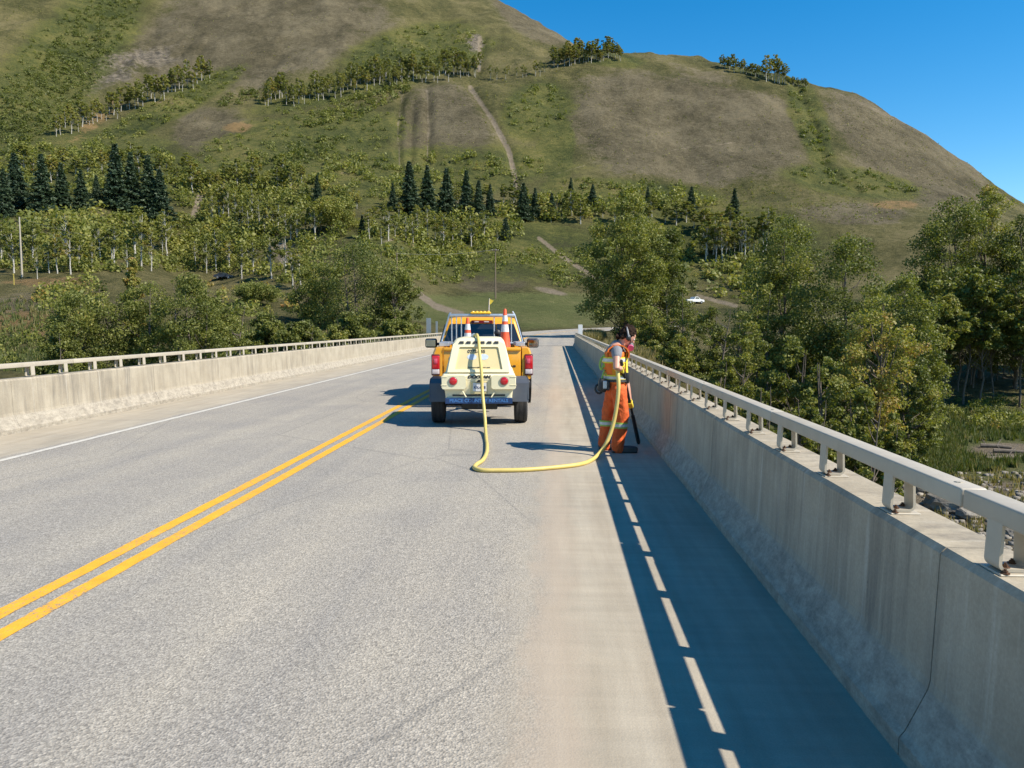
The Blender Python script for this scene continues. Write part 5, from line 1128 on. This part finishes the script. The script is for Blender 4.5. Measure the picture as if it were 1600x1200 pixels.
# pouch on the back of the hip, lime straps
bm = nb(); bbox(bm, (-0.19, -0.08, 0.875), (0.12, 0.15, 0.17), 0.03, 3, Matrix.Rotation(R(12), 4, 'Y')); bbox(bm, (-0.15, -0.15, 0.88), (0.10, 0.05, 0.13), 0.02, 3); tube(bm, [(-0.235+0.05*math.cos(a), -0.09, 0.83+0.06*math.sin(a)) for a in np.linspace(0, 6.28, 14)], 0.014, 8); part('tool_pouch', bm, mBlk, Pn, True)
bm = nb(); bbox(bm, (-0.165, -0.18, 0.89), (0.05, 0.02, 0.10), 0.006); part('pouch_tool', bm, mAl, Pn)
bm = nb(); tube(bm, spline([(-0.14, -0.03, 1.27), (-0.205, -0.06, 1.22), (-0.225, -0.06, 1.13), (-0.20, -0.07, 1.08), (-0.165, -0.05, 1.18), (-0.15, -0.04, 1.25)], 6), 0.014, 6); tube(bm, spline([(-0.16, -0.06, 1.08), (-0.185, -0.09, 1.02), (-0.20, -0.09, 0.93), (-0.14, -0.09, 0.94), (-0.15, -0.08, 1.04)], 6), 0.012, 6); bbox(bm, (-0.165, -0.03, 1.19), (0.03, 0.10, 0.17), 0.01); part('harness_strap', bm, mLime, Pn, True)
bm = nb(); tube(bm, [(-0.19, -0.09, 0.95), (-0.19, -0.10, 0.87)], 0.008, 6); part('lanyard', bm, mSil, Pn)
# hair, ear defenders, respirator, eyes
bm = nb(); rh = np.random.RandomState(3)
ball(bm, HC+tilt @ Vector((-0.022, 0, 0.035)), 0.100, (1.0, 0.92, 1.0), 18)
for i in range(70):
    d = rh.normal(size=3); d /= np.linalg.norm(d); d = Vector(d)
    if d.x > 0.45 and d.z < 0.45: continue
    if d.z < -0.55: continue
    ball(bm, HC+tilt @ (Vector((-0.022, 0, 0.03))+Vector((d.x*0.094, d.y*0.086, d.z*0.094))), rh.uniform(0.018, 0.032), (1, 1, 1), 8)
for i in range(14): ball(bm, HC+tilt @ Vector((rh.uniform(-0.11, -0.03), rh.uniform(-0.075, 0.075), rh.uniform(-0.11, -0.02))), rh.uniform(0.022, 0.036), (1, 1, 1), 8)
hr_ = fuse(bm, 'hair', mHair, Pn, 0.008, 1); rumple(hr_, 0.03, 0.025)
bm = nb(); tube(bm, [HC+Vector((0.0, 0.115*math.cos(a), -0.01+0.132*math.sin(a)))+Vector((-0.02*math.sin(a), 0, 0)) for a in np.linspace(0, math.pi, 16)], 0.011, 8); em = part('ear_defender', bm, pm('grey_plastic', (0.28, 0.28, 0.29)), Pn, True)
for s in (-1, 1):
    bm = nb(); ball(bm, HC+Vector((0.0, s*0.102, -0.02)), 0.038, (0.85, 0.55, 1.15), 12); part('ear_cup', bm, mBlk, em, True)
    bm = nb(); ball(bm, HC+tilt @ Vector((0.088, s*0.032, 0.012)), 0.013, (1, 1, 1), 10); part('eye', bm, mClr, Pn, True)
bm = nb(); c = HC+tilt @ Vector((0.105, 0, -0.075)); ball(bm, c, 0.048, (0.9, 1.0, 1.0), 14); rs = part('respirator', bm, pm('grey_mask', (0.14, 0.12, 0.13)), Pn, True)
for s in (-1, 1):
    bm = nb(); e = c+tilt @ Vector((0.01, s*0.045, -0.02)); d = (tilt @ Vector((0.25, s*1.0, -0.35))).normalized(); cyl(bm, e, e+d*0.03, 0.041, 0.041, 18); part('filter', bm, mPink, rs, True)
bm = nb(); tube(bm, [c+tilt @ Vector((-0.02, -0.03, 0.01)), HC+Vector((0.03, -0.085, -0.04)), HC+Vector((-0.06, -0.09, 0.0))], 0.006, 6); part('mask_strap', bm, mBlk, rs)
# the lance in the worker's hands
La = empty('blasting_lance', PL+TIP-Vector((0, 0, 0.0))); tag(La, 'black lance held by the worker, its tip touching the deck', 'lance')
o_ = -TIP; top = RH-axis*0.10
bm = nb(); tube(bm, [top+o_, RH+o_, RH.lerp(TIP, 0.5)+o_, TIP+o_-Vector((0, 0, 0.015))], [0.019, 0.019, 0.018, 0.018], 10); part('tube', bm, mBlk, La, True)
bm = nb(); cyl(bm, RH.lerp(TIP, 0.62)+o_, RH.lerp(TIP, 0.995)+o_, 0.026, 0.028, 12); part('nozzle', bm, mBlk, La, True)
bm = nb(); cyl(bm, RH-axis*0.13+o_, RH+axis*0.16+o_, 0.025, 0.025, 12); bbox(bm, RH+axis*0.20+o_+Vector((0.03, -0.01, 0.02)), (0.05, 0.035, 0.14), 0.012); part('handle', bm, mBlk, La, True)
